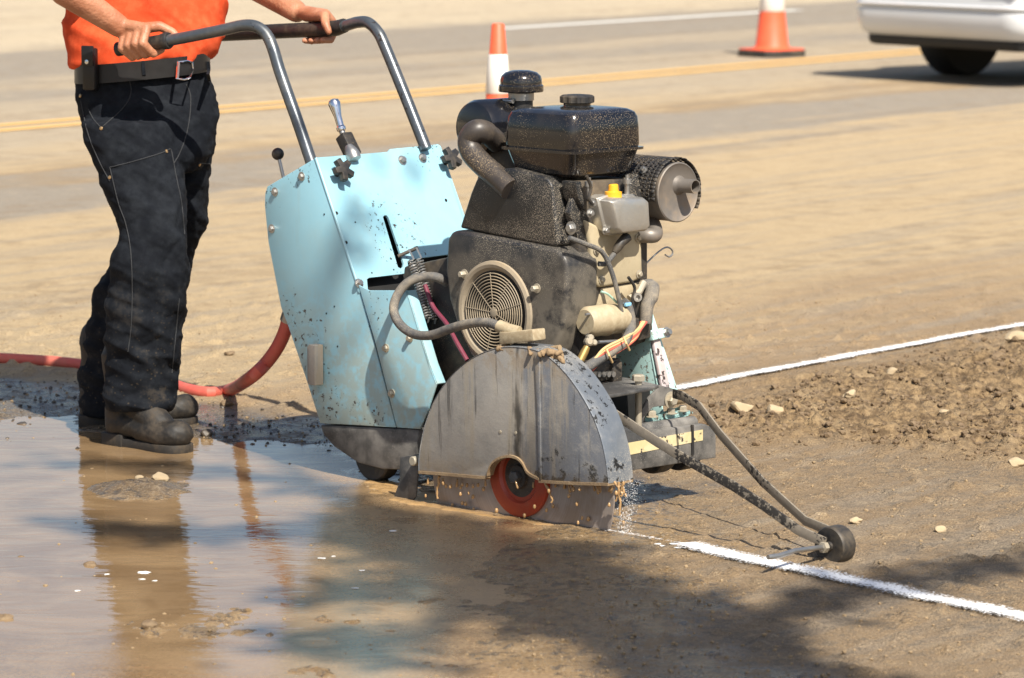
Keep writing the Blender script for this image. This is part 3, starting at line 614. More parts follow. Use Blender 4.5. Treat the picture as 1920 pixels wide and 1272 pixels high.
MB().lathe(cx + up * .006, up, [(.036, 0), (.041, .002), (.041, .016), (.036, .020), (.012, .022), (.0005, .022)], 48, kn).build('fuel_cap', m_blk, TK)
# air cleaner drum, elbow, mushroom pre-cleaner
dc = S(934, 238, .26); MB().lathe(dc + np.array([0, -.09, 0]), (0, 1, 0), [(.050, 0), (.066, .006), (.072, .02), (.072, .16), (.06, .175)], 32).build('air_cleaner', m_tank, SAW)
pc = S(977, 205, .30)
PC = MB().lathe(pc, up, [(.030, -.03), (.030, .05), (.031, .05)], 28).build('intake_stack', m_blk, SAW)
MB().lathe(pc + up * .022, up, [(.0315, 0), (.033, .001), (.033, .019), (.0315, .02)], 28).build('hose_clamp', m_steel, PC)
MB().tube([S(945, 189, .26), S(962, 190, .26)], .006, 10).build('clamp_screw', m_steel, PC)
MB().lathe(pc + up * .044, up, [(.028, -.002), (.056, 0), (.0575, .004), (.0565, .016), (.053, .019), (.053, .030), (.050, .040), (.040, .049), (.022, .054), (.0005, .055)], 36).build('rain_cap', m_tank, PC)
MB().tube(spline([S(934, 268, .20), S(912, 250, .15), S(893, 246, .122), S(880, 262, .115), S(884, 285, .112), S(904, 308, .112), S(930, 330, .112), S(958, 356, .112)], 6), [.027] * 6 + [.029] * 37, 20).build('intake_hose', grimy('brown_black_hose', (.045, .038, .034), .42, film=.25, speck=.9, speck_scale=170), SAW)
# muffler with perforated heat shield
mc = S(1272, 361, .45); AX = np.array([1.0, 0, 0])
MF = MB().lathe(mc, AX, [(.066, -.235), (.073, -.22), (.073, -.010), (.075, -.008), (.075, -.002), (.072, 0), (.067, -.004), (.040, -.010), (.0005, -.010)], 40).build('muffler', m_muff, SAW)
tp = X(1279, 348, mc[0]); MB().lathe(tp, AX, [(.026, -.012), (.021, -.004), (.0175, .002), (.0175, .045), (.0150, .045), (.0150, .005), (.0005, .005)], 24).build('tail_pipe', m_muff, MF)
hs = MB()
def cyl(a, x, r): return mc + np.array([x, r * math.cos(a), r * math.sin(a)])
NA, NX = 34, 12
for i in range(NA):
    for j in range(NX):
        a0 = -.55 + i * (3.9 / NA); a1_ = a0 + 3.9 / NA; x0 = -.20 + j * .0165; x1 = x0 + .0165; am, xm = (a0 + a1_) / 2, (x0 + x1) / 2
        if i in (0, NA - 1) or j in (0, NX - 1): hs.add([cyl(a0, x0, .086), cyl(a1_, x0, .086), cyl(a1_, x1, .086), cyl(a0, x1, .086)], [(0, 1, 2, 3)]); continue
        o_ = []; i_ = []
        for k in range(8):
            t = k * math.pi / 4; ca, sa = math.cos(t), math.sin(t); mx = max(abs(ca), abs(sa))
            o_.append(cyl(am + (a1_ - a0) / 2 * ca / mx, xm + (x1 - x0) / 2 * sa / mx, .086)); i_.append(cyl(am + (a1_ - a0) * .33 * ca, xm + (x1 - x0) * .36 * sa, .086))
        hs.add(o_ + i_, [(k, (k + 1) % 8, (k + 1) % 8 + 8, k + 8) for k in range(8)])
HS = hs.build('heat_shield', m_dark, MF, smooth=60); sol = HS.modifiers.new('thickness', 'SOLIDIFY'); sol.thickness = .0016
bolt(cyl(2.45, -.055, .0865), (0, math.cos(2.45), math.sin(2.45)), .007, .009, m_steel)
MB().tube(spline([S(1190, 440, .37), S(1215, 442, .38), S(1228, 440, .40), S(1226, 425, .42), S(1215, 405, .45)], 5), .019, 16).build('exhaust_elbow', m_muff, SAW)
# cylinder block, rocker cover, oil cap
XB = .055
blk = [X(*p, XB) for p in ((1098, 412), (1130, 428), (1192, 418), (1204, 438), (1206, 522), (1186, 530), (1126, 540), (1112, 530), (1108, 460))]
MB().prism(blk, (-.17, 0, 0)).build('engine_block', m_cream, SAW, bevel=.008, seg=3)
MB().prism([X(*p, XB - .012) for p in ((1085, 340), (1215, 335), (1215, 640), (1085, 690))], (-.12, 0, 0)).build('crankcase', m_dark, SAW, bevel=.006)
MB().prism([X(*p, XB - .008) for p in ((1128, 540), (1206, 528), (1206, 560), (1140, 590), (1116, 586))], (-.14, 0, 0)).build('crankcase_lower', m_cream, SAW, bevel=.006)
rc = [X(*p, XB) for p in ((1108, 372), (1122, 366), (1180, 364), (1190, 372), (1193, 424), (1186, 434), (1132, 440), (1122, 430))]
cc = sum(rc) / len(rc); fr_ = np.array([1.0, 0, 0])
RC = MB().rings([[cc + (p - cc) * k + fr_ * d for p in rc] for k, d in ((1.02, -.10), (1.02, .020), (.92, .022), (.90, .048), (.82, .058), (.55, .061))]).build('rocker_cover', m_alu, SAW, bevel=.003, smooth=45)
for u, v in ((1135, 432), (1186, 424), (1110, 382), (1106, 400)): bolt(X(u, v, XB + .022), fr_, .0075, .009, m_steel)
oc = X(1150, 363, XB + .02); MB().lathe(oc, up, [(.021, -.012), (.021, .004), (.013, .006), (.012, .020), (.0005, .021)], 24, lambda k, n: 1).build('oil_cap', m_yelp, SAW)
MB().box(oc + up * .015, .012, .024, .016).build('oil_cap_grip', m_yelp, SAW, bevel=.003)
for pp in (((1090, 340), (1098, 396), (1084, 372), (1080, 342)), ((1196, 326), (1210, 395), (1200, 410), (1174, 360))):
    MB().prism([X(*p, XB + .004) for p in pp], (-.05, 0, 0)).build('tank_bracket', m_duct, SAW, bevel=.003)
for u, v in ((1104, 350), (1176, 345)): MB().lathe(X(u, v, XB + .01), up, [(.007, -.03), (.007, .0), (.011, 0), (.011, .012), (.005, .013), (.005, .022)], 12).build('mount_bolt', m_steel, SAW)
# spark plug boot, leads, starter motor, wiring loom
pb = [X(1152, 474, XB + .025), X(1164, 456, XB + .03), X(1176, 444, XB + .03)]
MB().tube(spline([X(1122, 495, XB + .015), X(1136, 494, XB + .022), X(1152, 476, XB + .025)], 5), .0065, 10).build('plug_lead', m_hose, SAW)
MB().tube([pb[0], (pb[0] + pb[1]) / 2, pb[1], pb[2]], [.0075, .0115, .0115, .0135], 14).build('plug_boot', m_blk, SAW)
MB().tube(spline([X(1067, 446, .075), X(1098, 458, .085), X(1128, 472, .09), X(1145, 505, .095), X(1158, 550, .10), X(1170, 612, .10)], 6), .0062, 10).build('ignition_cable', m_hose, SAW)
sm0, sm1 = X(1100, 604, .075), X(1172, 596, .075)
SM = MB().lathe(sm0, sm1 - sm0, [(.030, -.006), (.035, 0), (.038, .006), (.038, .055), (.0395, .058), (.0395, .066), (.0375, .068), (.036, .125), (.028, .135), (.0005, .135)], 32).build('starter_motor', m_cream, SAW)
MB().tube(spline([X(1205, 535, .06), X(1222, 535, .075), X(1221, 556, .085), X(1213, 575, .085), X(1211, 606, .085)], 5), [.014] * 6 + [.018] * 6 + [.0165] * 9, 16).build('rubber_elbow', m_hose, SAW)
MB().lathe(X(1193, 557, .085), (1, -.5, 0), [(.008, -.02), (.011, -.018), (.011, .012), (.006, .012), (.006, .004)], 14).build('fuel_valve', m_alu, SAW)
MB().tube([X(1180, 560, .07), X(1198, 548, .075), X(1207, 530, .07)], .009, 10).build('fuel_fitting', m_bolt, SAW)
MB().tube(spline([X(1092, 695, .13), X(1120, 676, .125), X(1150, 657, .12), X(1172, 640, .115), X(1183, 612, .105), X(1178, 578, .095), X(1168, 566, .09)], 6), .0125, 12).build('wiring_conduit', m_hose, SAW)
for k, (m, d) in enumerate(((m_red, 0), (m_red, 4), (m_ylw, -4), (m_ylw, 8), (m_ylw, -8), (m_red, 11))):
    MB().tube(spline([X(1090 + 4 * k, 692 + d * .3, .125), X(1130, 664 + d, .13), X(1165, 645 + d, .125), X(1194, 625 + d * .7, .115), X(1212 - k * 2, 604, .095)], 6), .0034, 8).build('wire', m, SAW)
for u, v in ((1142, 667), (1174, 644)): MB().tube([X(u - 5, v - 12, .14), X(u, v, .148), X(u + 6, v + 13, .14)], .003, 8).build('cable_tie', m_ylw, SAW)
MB().tube(spline([X(1127, 547, .08), X(1140, 552, .085), X(1157, 568, .085)], 4), .003, 8).build('wire', plain('green_wire', (.35, .52, .42), .5), SAW)
MB().box(X(1176, 571, .10), .012, .02, .009).build('wire_connector', plain('blue_connector', (.25, .55, .80), .4), SAW, bevel=.002)
MB().tube([X(1122, 642, .11), X(1160, 640, .11)], .0045, 8).build('control_rod', m_steel, SAW)
for u, v, r in ((1104, 641, .011), (1113, 643, .008), (1106, 634, .009)): MB().lathe(X(u, v, .115), (1, -.6, .2), [(r, -.012), (r, .008), (r * .6, .012), (.0005, .012)], 10).build('pipe_fitting', m_bolt, SAW)
MB().tube([X(1088, 676, .11), X(1096, 660, .112), X(1101, 650, .114)], [.010, .010, .008], 12).build('drain_valve', grimy('brass', (.45, .30, .10), .4, metal=.7), SAW)
lo = MB(); lo.box(X(1120, 694, .06), .05, .12, .05); lo.box(X(1150, 697, .08), .03, .035, .05)
lo.build('engine_mount', m_dark, SAW, bevel=.004)
for k in range(5): MB().lathe(X(1112 + 9 * k, 702, .10), (1, 0, 0), [(.007, -.02), (.007, .006), (.0005, .006)], 10).build('cooling_fin', m_steel, SAW)
wc = [X(1206, 500, .03), X(1222, 484, .03), X(1238, 470, .03), X(1250, 464, .03), X(1259, 468, .03), X(1261, 476, .03), X(1255, 482, .03), X(1247, 478, .03)]
MB().tube(spline(wc, 5), .0022, 8).build('dipstick_wire', m_steel, SAW)
for p in (((1100, 330), (1108, 352), (1104, 372), (1112, 384)), ((1192, 352), (1200, 372), (1196, 398), (1206, 420)), ((1128, 586), (1122, 610), (1110, 622), (1098, 632)), ((1178, 520), (1190, 540), (1186, 566), (1192, 590))):
    MB().tube(spline([X(u, v, .085) for u, v in p], 5), .004, 8).build('fuel_line', m_blk, SAW)
for u, v in ((1118, 470), (1118, 580), (1196, 446), (1128, 525), (1198, 514)): bolt(X(u, v, XB + .001), fr_, .007, .007)
MB().tube([X(1098, 590, .09), X(1176, 582, .09)], .0035, 8).build('governor_rod', m_steel, SAW)
MB().prism([X(*p, .075) for p in ((1190, 600), (1222, 592), (1226, 632), (1196, 640))], (-.02, 0, 0)).build('starter_solenoid', m_dark, SAW, bevel=.004)
# springs, maroon hose, water hose and block
def coil(a, b, r, turns, name):
    ax = nrm(b - a); x = nrm(np.cross(ax, (0, 1.0, 0))); y = np.cross(ax, x); L = np.linalg.norm(b - a)
    pts = [a - ax * .03] + [a + ax * L * i / (turns * 10) + r * (x * math.cos(i * .6283) + y * math.sin(i * .6283)) for i in range(turns * 10 + 1)] + [b + ax * .01]
    return MB().tube(pts, .0024, 6).build(name, m_steel, SAW)
coil(S(772, 489, .115), S(800, 598, .115), .0088, 22, 'tension_spring'); coil(S(786, 486, .13), S(813, 600, .13), .0088, 22, 'tension_spring')
MB().tube([FP(746, 481, 0), FP(768, 474, .035)], .0048, 10).build('spring_pin', m_dark, SAW)
MB().tube(spline([S(797, 535, .125), S(812, 575, .12), S(838, 608, .11), S(858, 645, .095), S(876, 676, .09)], 6), .006, 10).build('maroon_hose', m_mar, SAW)
MB().tube(spline([S(838, 530, .13), S(818, 520, .10), S(794, 520, .085), S(768, 528, .06), S(748, 549, .04), S(738, 578, .02), S(748, 606, .01), S(774, 626, .0), S(808, 629, -.01), S(846, 616, -.015), S(886, 606, -.02), S(918, 606, -.02), S(942, 616, -.02)], 6), .0118, 14).build('water_hose', m_hose, SAW)
WB = MB().prism([S(*p, -.035) for p in ((935, 622), (950, 623), (998, 618), (1000, 640), (954, 645), (935, 646))], (0, .045, 0)).build('water_block', m_cream, SAW, bevel=.004)
MB().tube([S(936, 612, -.02), S(952, 618, -.018), S(974, 622, -.01)], [.016, .015, .013], 14).build('hose_barb', m_cream, WB)
# --- blade guard
YG0, YG1 = -.045, .040
arc = [(786, 884), (786, 862), (790, 832), (799, 793), (815, 752), (838, 716), (865, 688), (893, 669), (922, 657), (955, 652), (1000, 657), (1030, 672), (1062, 703), (1090, 742), (1112, 783), (1127, 825), (1136, 868), (1140, 907)]
bot = [(1076, 905), (1011, 901), (1003, 897), (995, 893), (989, 889), (984, 879), (979, 870), (972, 863), (962, 859), (948, 859), (937, 862), (927, 868), (921, 876), (917, 886), (914, 892), (905, 895), (850, 890)]
arc3 = spline(SP(arc, YG0), 4); gpl = arc3 + SP(bot, YG0)
GD = MB().prism(gpl, (0, .004, 0)).build('blade_guard', m_guard, SAW, bevel=.0015)
rim = MB(); cG = S(965, 880, YG0); D = YG1 - YG0
prof = []
for i, p in enumerate(arc3):
    tg = nrm(arc3[min(i + 1, len(arc3) - 1)] - arc3[max(i - 1, 0)]); o_ = np.cross(tg, (0, 1.0, 0)); o_ = o_ if o_ @ (p - cG) > 0 else -o_
    Y_ = np.array([0, 1.0, 0])
    prof.append([p - o_ * .004 + Y_ * .004, p + o_ * .0015 - Y_ * .001, p + o_ * .003 + Y_ * .003, p + o_ * .003 + Y_ * D * .46, p + o_ * .0062 + Y_ * D * .49, p + o_ * .0062 + Y_ * D * .53, p + o_ * .003 + Y_ * D * .56, p + o_ * .002 + Y_ * D, p - o_ * .004 + Y_ * D])
rim.rings(prof); rim.build('guard_rim', m_rim, GD, smooth=40)
MB().prism([p + np.array([0, D, 0]) for p in gpl], (0, -.003, 0)).build('guard_back', m_guard, GD)
sm = MB(); sm.prism(SP([(1002, 664), (1011, 664), (1014, 902), (1009, 900), (1007, 780)], YG0 - .004), (0, .005, 0)); sm.build('guard_seam', m_guard, GD, bevel=.0012)
cut = spline(SP([(914, 893), (918, 880), (925, 869), (938, 861), (955, 858), (970, 862), (980, 872), (987, 886), (996, 894), (1011, 901)], YG0 - .003), 3)
MB().rings([[p + np.array([0, -.003, 0]), p + np.array([0, .02, 0]), p + np.array([0, .02, .006]), p + np.array([0, -.003, .006])] for p in cut]).build('shaft_cutout_lip', m_mud, GD)
MB().rings([[p + np.array([0, -.003, -.003]), p + np.array([0, .012, -.006]), p + np.array([0, .012, .004]), p + np.array([0, -.003, .004])] for p in spline(SP([(786, 886), (850, 891), (905, 896), (914, 893)], YG0), 3) ]).build('mud_edge', m_mud, GD)
MB().rings([[p + np.array([0, -.003, -.003]), p + np.array([0, D, -.004]), p + np.array([0, D, .004]), p + np.array([0, -.003, .004])] for p in SP([(1011, 903), (1076, 907), (1141, 909)], YG0)]).build('mud_edge', m_mud, GD)
for u, v in ((938, 810), (967, 812)): MB().lathe(S(u, v, YG0), NEG, [(.0042, 0), (.0042, .0015), (.0005, .002)], 12).build('rivet', m_bolt, GD)
md = MB()
for i in range(90):
    f_ = rng.random(); p = S(948 + 105 * f_, 655 + 15 * f_ * f_ + rng.uniform(-4, 3), YG0 + .005 + .07 * rng.random()); md.capsule(p, .004 + .004 * rng.random(), p + rng.normal(0, .009, 3) * np.array([1.4, 1, .35]), .003 + .004 * rng.random(), 8, 3)
o = link(bpy.data.objects.new('mud_cake', remeshed(md, .0025, 5)), GD); fold(o.data, .007, 60, 60, 12); finish(o.data, 60, m_mud)
MB().tube([S(1000, 660, .02), S(1022, 656, .02), S(1050, 652, .02)], .0068, 12).build('hinge_rod', m_mud, GD)
fl = MB().prism(SP([(750, 858), (786, 851), (784, 880), (779, 932), (766, 947), (738, 932), (748, 905)], -.02), (0, .006, 0)).build('mud_flap', m_tray, SAW, bevel=.002)
MB().lathe(S(780, 864, -.03), NEG, [(.012, -.01), (.012, .012), (.010, .014), (.0005, .014)], 16).build('flap_bolt', m_bolt, fl)
# --- blade, flange, shaft
bc = S(978, 893, 0); BR = .312
t = NT('spinning_steel'); rad = t.n.new('ShaderNodeVectorMath'); rad.operation = 'DISTANCE'; t.set(rad.inputs[0], t.obj); rad.inputs[1].default_value = tuple(bc)
cbx = t.n.new('ShaderNodeCombineXYZ'); t.set(cbx.inputs[0], rad.outputs['Value']); rn = t.noise(170, 3, .6, cbx.outputs[0]); sm_ = t.noise(9, 4)
c = t.mix(rn, (.20, .165, .14), (.52, .46, .42)); c = t.mix(t.math('MULTIPLY', t.step(sm_, .45, .7), .55), c, (.24, .165, .10)); t.p('Base Color', c); t.p('Metallic', .3); t.p('Roughness', .28); t.p('Normal', t.bump(rn, .15, .001))
BL = MB().lathe(bc, NEG, [(.0005, -.002), (BR, -.002), (BR, .002), (.0005, .002)], 96, lambda k, n: .985 if k % 8 == 0 else 1).build('saw_blade', t.m, SAW, smooth=30)
m_flr = grimy('orange_red_flange', (.34, .040, .014), .42, film=.35, film_scale=12, dust=(.20, .11, .06), bump=.1)
MB().lathe(bc, NEG, [(.100, .002), (.100, .011), (.096, .013), (.066, .013), (.060, .006)], 48).build('blade_flange', m_flr, BL)
MB().lathe(bc, NEG, [(.062, .002), (.062, .005), (.03, .008), (.028, .016), (.012, .016), (.0005, .016)], 36).build('flange_hub', m_dark, BL)
MB().lathe(bc + NEG * .015, NEG, [(.016, 0), (.016, .014), (.013, .017), (.0005, .017)], 6).build('blade_nut', m_tray, BL)
# --- wheels under the saw
def wheel(name, c, r, w, parent, rimr=.55):
    W = MB().lathe(np.asarray(c) - np.array([0, w / 2, 0]), (0, 1, 0), [(r * rimr, .002), (r * .93, 0), (r * .985, w * .07), (r, w * .18), (r, w * .82), (r * .985, w * .93), (r * .93, w), (r * rimr, w - .002)], 40).build(name, m_blk, parent)
    MB().lathe(np.asarray(c) - np.array([0, w / 2, 0]), (0, 1, 0), [(.006, -.004), (r * .22, -.004), (r * .25, .003), (r * rimr, .004), (r * rimr, w - .004), (r * .25, w - .003), (r * .22, w + .004), (.006, w + .004)], 28).build('wheel_hub', m_dark, W)
    return W
for y in (.125, .44): wheel('rear_wheel', (S(708, 906, .125)[0], y, .066), .066, .045, SAW)
for u, v in ((1228, 887), (1276, 881)): p = X(u, v, .125); wheel('front_wheel', (.125, p[1], p[2] + .060), .060, .045, SAW)
# --- front axle box, deck plate, lift column
XF = .20
bxp = [X(*p, XF) for p in ((1100, 822), (1324, 796), (1343, 806), (1343, 859), (1186, 883), (1100, 896))]
MB().prism(bxp, (-.13, 0, 0)).build('front_box', m_tray, SAW, bevel=.004)
MB().prism([X(*p, XF + .0015) for p in ((1172, 832), (1318, 806), (1318, 826), (1172, 855))], (-.003, 0, 0)).build('warning_decal', m_decal, SAW)
MB().prism([X(*p, XF + .004) for p in ((1297, 797), (1301, 797), (1302, 853), (1298, 854))], (-.004, 0, 0)).build('rubber_strap', m_blk, SAW)
MB().tube([X(1130, 816, .165), X(1300, 792, .165)], .016, 14).build('cross_tube', m_tray, SAW)
ZD = S(1180, 722, .22)[2]
dk = [ON(*p, (0, 0, ZD), up) for p in ((1095, 718), (1160, 706), (1190, 711), (1236, 722), (1222, 727), (1150, 740), (1110, 744))]
MB().prism(dk, (0, 0, -.008)).build('deck_plate', m_tray, SAW, bevel=.002)
MB().prism([X(*p, .155) for p in ((1180, 711), (1236, 722), (1269, 731), (1270, 752), (1255, 760), (1225, 764), (1210, 780), (1204, 798), (1204, 770), (1218, 745), (1236, 727))], (-.008, 0, 0)).build('deck_bracket', m_tray, SAW, bevel=.002)
MB().prism([X(*p, .06) for p in ((1110, 744), (1225, 724), (1235, 760), (1210, 800), (1110, 816))], (-.01, 0, 0)).build('deck_web', m_void, SAW)
DB = MB().tube([X(1197, 800, .17), X(1197, 712, .17)], .0085, 14).build('long_bolt', m_bolt, SAW); MB().lathe(X(1197, 714, .17), up, [(.016, 0), (.016, .012), (.013, .015), (.0005, .015)], 6).build('bolt_head', m_bolt, DB)
bolt(X(1257, 750, .157), fr_, .014, .014); MB().lathe(X(1264, 748, .15), (0, 1, 0), [(.014, 0), (.016, .004), (.016, .03), (.0005, .03)], 16).build('arm_bushing', m_cream, SAW)
bolt(X(1222, 782, .15) , up, .011, .014)
# teal lift column at the far front corner
ts = [(1148, 705), (1156, 660), (1186, 560), (1196, 524), (1218, 640), (1240, 757), (1244, 778), (1206, 784), (1160, 770)]
MB().prism(SP(ts, .40), (0, .004, 0)).build('lift_column', m_teal, SAW, bevel=.0015)
c1, c2 = S(1196, 524, .40), S(1244, 778, .40); CN = nrm(np.cross(c2 - c1, (0, 1.0, 0))); CN = CN if CN[0] > 0 else -CN
def CP(u, v, d=0): return ON(u, v, c1, CN) + CN * d
MB().prism([CP(*p) for p in ((1196, 524), (1203, 522), (1279, 756), (1240, 762))], -CN * .005).build('column_front', m_teal, SAW, bevel=.0015)
st_ = MB().prism([CP(*p, .004) for p in ((1216, 636), (1229, 634), (1252, 744), (1237, 748))], CN * .012).build('column_strut', grimy('pinkish_strut', (.50, .43, .43), .5, film=.4, film_scale=16, chips=.25), SAW, bevel=.004)
MB().prism([CP(*p, .006) for p in ((1206, 622), (1240, 617), (1243, 634), (1211, 642))], CN * .020).build('column_clamp', m_teal, SAW, bevel=.003)
bolt(CP(1236, 627, .026), CN, .009, .012, m_steel)
MB().prism([X(*p, .135) for p in ((1208, 782), (1272, 762), (1292, 772), (1226, 790))], (0, 0, -.012)).build('column_foot', m_teal, SAW, bevel=.002)
MB().prism([X(*p, .15) for p in ((1240, 776), (1284, 766), (1300, 772), (1252, 784))], (0, 0, -.006)).build('foot_plate', m_teal, SAW, bevel=.0015)
for u, v in ((1258, 776), (1280, 771)): bolt(X(u, v, .152), up, .010, .012)
# --- front guide: two flat arms, wheel, pointer rod
na = [S(u, v, y) for (u, v), y in zip(((1128, 762), (1150, 775), (1232, 829), (1285, 861), (1374, 911), (1430, 947), (1496, 994), (1548, 1018)), np.linspace(.055, .062, 8))]
fa = [S(u, v, y) for (u, v), y in zip(((1262, 738), (1280, 743), (1311, 762), (1351, 815), (1430, 904), (1510, 977), (1549, 993), (1572, 1004)), (.33, .325, .31, .28, .22, .16, .13, .125))]
MB().bar(na, (0, 1.0, 0), .024, .005).build('guide_arm', m_arm, SAW, bevel=.001)
MB().bar(fa, (0.2, 1.0, 0), .023, .005).build('guide_arm', m_arm, SAW, bevel=.001)
wc_ = S(1566, 1021, .095)
GW = wheel('guide_wheel', (wc_[0], wc_[1], .045), .045, .046, SAW, .5)
MB().tube([wc_ + np.array([0, -.05, 0]) * 1 + np.array([0, 0, .045 - wc_[2]]), np.array([wc_[0], .15, .045])], .007, 12).build('wheel_axle', m_steel, GW)
MB().lathe(np.array([wc_[0], .055, .045]), NEG, [(.013, -.006), (.013, .006), (.0005, .006)], 6).build('axle_nut', m_bolt, GW)
MB().tube([np.array([wc_[0], .05, .046]), S(1490, 1033, -.06), S(1462, 1042, -.12), S(1440, 1045, -.155)], .0058, 12).build('pointer_rod', m_steel, SAW)
# muddy drips hanging and falling from the guard
dr = MB(); g = np.random.default_rng(3)
for i in range(58):
    u = g.choice([g.uniform(790, 915), g.uniform(860, 1175), g.uniform(1010, 1175)]); y = g.uniform(YG0, -.005) if u < 1140 else g.uniform(YG0, YG1); v0 = 893 + (u - 790) * .04
    if g.random() < .36: p = S(u, v0 + 4, y); q = p - up * g.uniform(.004, .022) + np.array([g.normal(0, .004), 0, 0]); dr.capsule(p, .0022, q, .0034, 8, 3)
    else: p = S(u, v0 + g.random() ** 1.6 * 90 + 10, y); dr.capsule(p, .0024 + .002 * g.random(), p - up * .004, .0026 + .0022 * g.random(), 8, 3)
for x_, L in ((1160, 60), (1152, 34), (1168, 26), (824, 44), (1022, 36)):
    p = S(x_, 904 if x_ > 900 else 893, YG0 + .01); pts = [p]
    for k in range(8): pts.append(pts[-1] + np.array([g.normal(0, .0035), 0, -L / 760 / 8]))
    dr.tube(pts, [.0035, .003, .004, .0025, .0035, .0022, .0036, .002, .003], 8)
ws = MB()
for i in range(700):
    h_ = g.random() ** 1.2; p = S(1170 + 12 * h_ + g.normal(0, 6 + 10 * h_), 1004 - 104 * h_, g.uniform(-.03, .03)); r = .00022 + .0005 * g.random() ** 3; ws.capsule(p, r, p - up * .001, r, 6, 3)
t = NT('water_spray'); t.p('Base Color', (.9, .9, .9)); t.p('Roughness', .1)
o = ws.build('water_spray', t.m, None, smooth=70); o.location = ORG; o.rotation_euler = (0, 0, HEAD); tag(o, kind='stuff')
drm = plain('wet_slurry', (.42, .26, .12), .18)
o = dr.build('slurry_drips', drm, None, smooth=70); o.location = ORG; o.rotation_euler = (0, 0, HEAD); tag(o, kind='stuff')
# slurry piled along the cut beside the blade
sl = MB()
for i in range(110):
    f_ = i / 109; p = toL(G(748 + 410 * f_, 937 + 66 * f_)) + np.array([0, -.012 - .02 * g.random(), 0]); r = .010 + .012 * g.random() * (1.2 - f_); p[2] = -.002; sl.capsule(p, r, p + np.array([.02 * g.random(), .0, .003]), r * .8, 10, 3)
for i in range(40): p = toL(G(690 + 70 * g.random(), 905 + 22 * g.random())); r = .012 + .02 * g.random(); p[2] = -.004; sl.capsule(p, r * .8, p + np.array([.02, 0, .002]), r * .6, 10, 3)
me = remeshed(sl, .004, 12); o = link(bpy.data.objects.new('slurry_ridge', me)); o.location = ORG; o.rotation_euler = (0, 0, HEAD); o.scale = (1, 1, .42)
finish(me, 180, grimy('slurry', (.36, .225, .10), .22, film=.4, film_scale=10, dust=(.42, .29, .15), bump=.3)); tag(o, kind='stuff')
# red supply hose
rh = [toW(S(541, 596, .22)), toW(S(534, 622, .22)), toW(S(520, 652, .22)), toW(S(498, 682, .22)), toW(S(470, 708, .22)), G(432, 731, .030), G(390, 737, .022), G(345, 729, .022), G(300, 712, .022), G(240, 697, .022), G(150, 684, .022), G(60, 676, .022), G(-60, 671, .022), G(-240, 668, .022), G(-420, 690, .022)]
HO = empty('red_hose', G(390, 737), label='red rubber water hose lying on the dirt and rising into the back of the saw', cat='hose')
o = MB().tube(spline(rh, 7), .0185, 18).build('hose_tube', grimy('red_rubber', (.58, .105, .075), .5, film=.5, film_scale=8, dust=(.34, .22, .15), bump=.12), HO, off=HO.location)
MB().tube([toW(S(545, 584, .22)), toW(S(539, 602, .22))], .021, 16).build('hose_coupling', m_steel, HO, off=HO.location)

# ------------------------------------------------------------------ traffic cones
m_or = grimy('cone_orange', (.80, .115, .045), .5, film=.12, film_scale=8, bump=.03); m_cw = grimy('cone_white_band', (.80, .76, .70), .45, film=.1, film_scale=10, bump=.03); m_cb = grimy('cone_black_base', (.03, .028, .026), .7, film=.3)
def cone(base, h, rb, rt, bs, rot, bands, label):
    B = np.array([base[0], base[1], .012]); C = empty('traffic_cone', B, rot, label=label, cat='traffic cone', group='orange traffic cones along the road')
    rad = lambda z: rb + (rt - rb) * (z - .04) / (h - .04)
    pts = [np.array([bs / 2 * a * k, bs / 2 * b * k2, 0]) for a, b, k, k2 in ((-1, -1, .72, 1), (1, -1, .72, 1), (1, -1, 1, .72), (1, 1, 1, .72), (1, 1, .72, 1), (-1, 1, .72, 1), (-1, 1, 1, .72), (-1, -1, 1, .72))]
    MB().prism(pts, (0, 0, .05)).build('cone_base', m_cb, C, bevel=.004)
    MB().prism([p * .97 + np.array([0, 0, .05]) for p in pts], (0, 0, .010)).build('base_skin', m_or, C, bevel=.003)
    z0 = .060; body = MB().lathe((0, 0, 0), up, [(rad(.04) + .035, z0), (rad(.04) + .012, z0 + .008), (rad(.09) + .002, z0 + .03), (rad(h * .5), h * .5), (rad(h), h), (rad(h) * .8, h + .006), (rad(h) * .6, h - .02)], 32)
    body.build('cone_body', m_or, C, smooth=50)
    for a, b in bands: MB().lathe((0, 0, 0), up, [(rad(a) + .0008, a), (rad(a) + .0025, a + .002), (rad(b) + .0025, b - .002), (rad(b) + .0008, b)], 32).build('reflective_band', m_cw, C, smooth=50)
g1 = G(1447, 108); cone(g1, .91, .135, .045, .44, R(38), ((.36, .62),), 'orange traffic cone on a black base, standing on the yellow line near the white car')
g2 = G(934, 492); cone(g2, .93, .098, .026, .36, R(20), ((.66, .815), (.42, .52)), 'slim orange and white banded traffic cone rising behind the black engine of the saw')

# ------------------------------------------------------------------ white car at the right edge
m_car = NT('white_car_paint'); n_ = m_car.noise(3, 4); m_car.p('Base Color', m_car.mix(n_, (.62, .64, .66), (.70, .71, .72))); m_car.p('Roughness', .28); m_car.p('Coat Weight', .6); m_car.p('Coat Roughness', .06); m_car = m_car.m
m_trim = plain('black_trim', (.012, .012, .012), .6); m_glass = plain('car_glass', (.02, .025, .03), .05); m_tail = plain('tail_lamp', (.45, .02, .02), .15); m_rimc = plain('wheel_metal', (.5, .5, .52), .3, .8)
CA = nrm(np.array([.79, .61, 0])); CL = np.array([CA[1], -CA[0], 0]); cg = G(1590, 64, .33); cg[2] = 0
CW, CLEN = 1.80, 4.7; c_or = cg + CL * (CW / 2 - .02) - CA * .02
CAR = empty('white_car', c_or, math.atan2(CA[1], CA[0]), label='white car parked at the roadside, its rear bumper cut by the top right corner', cat='car')
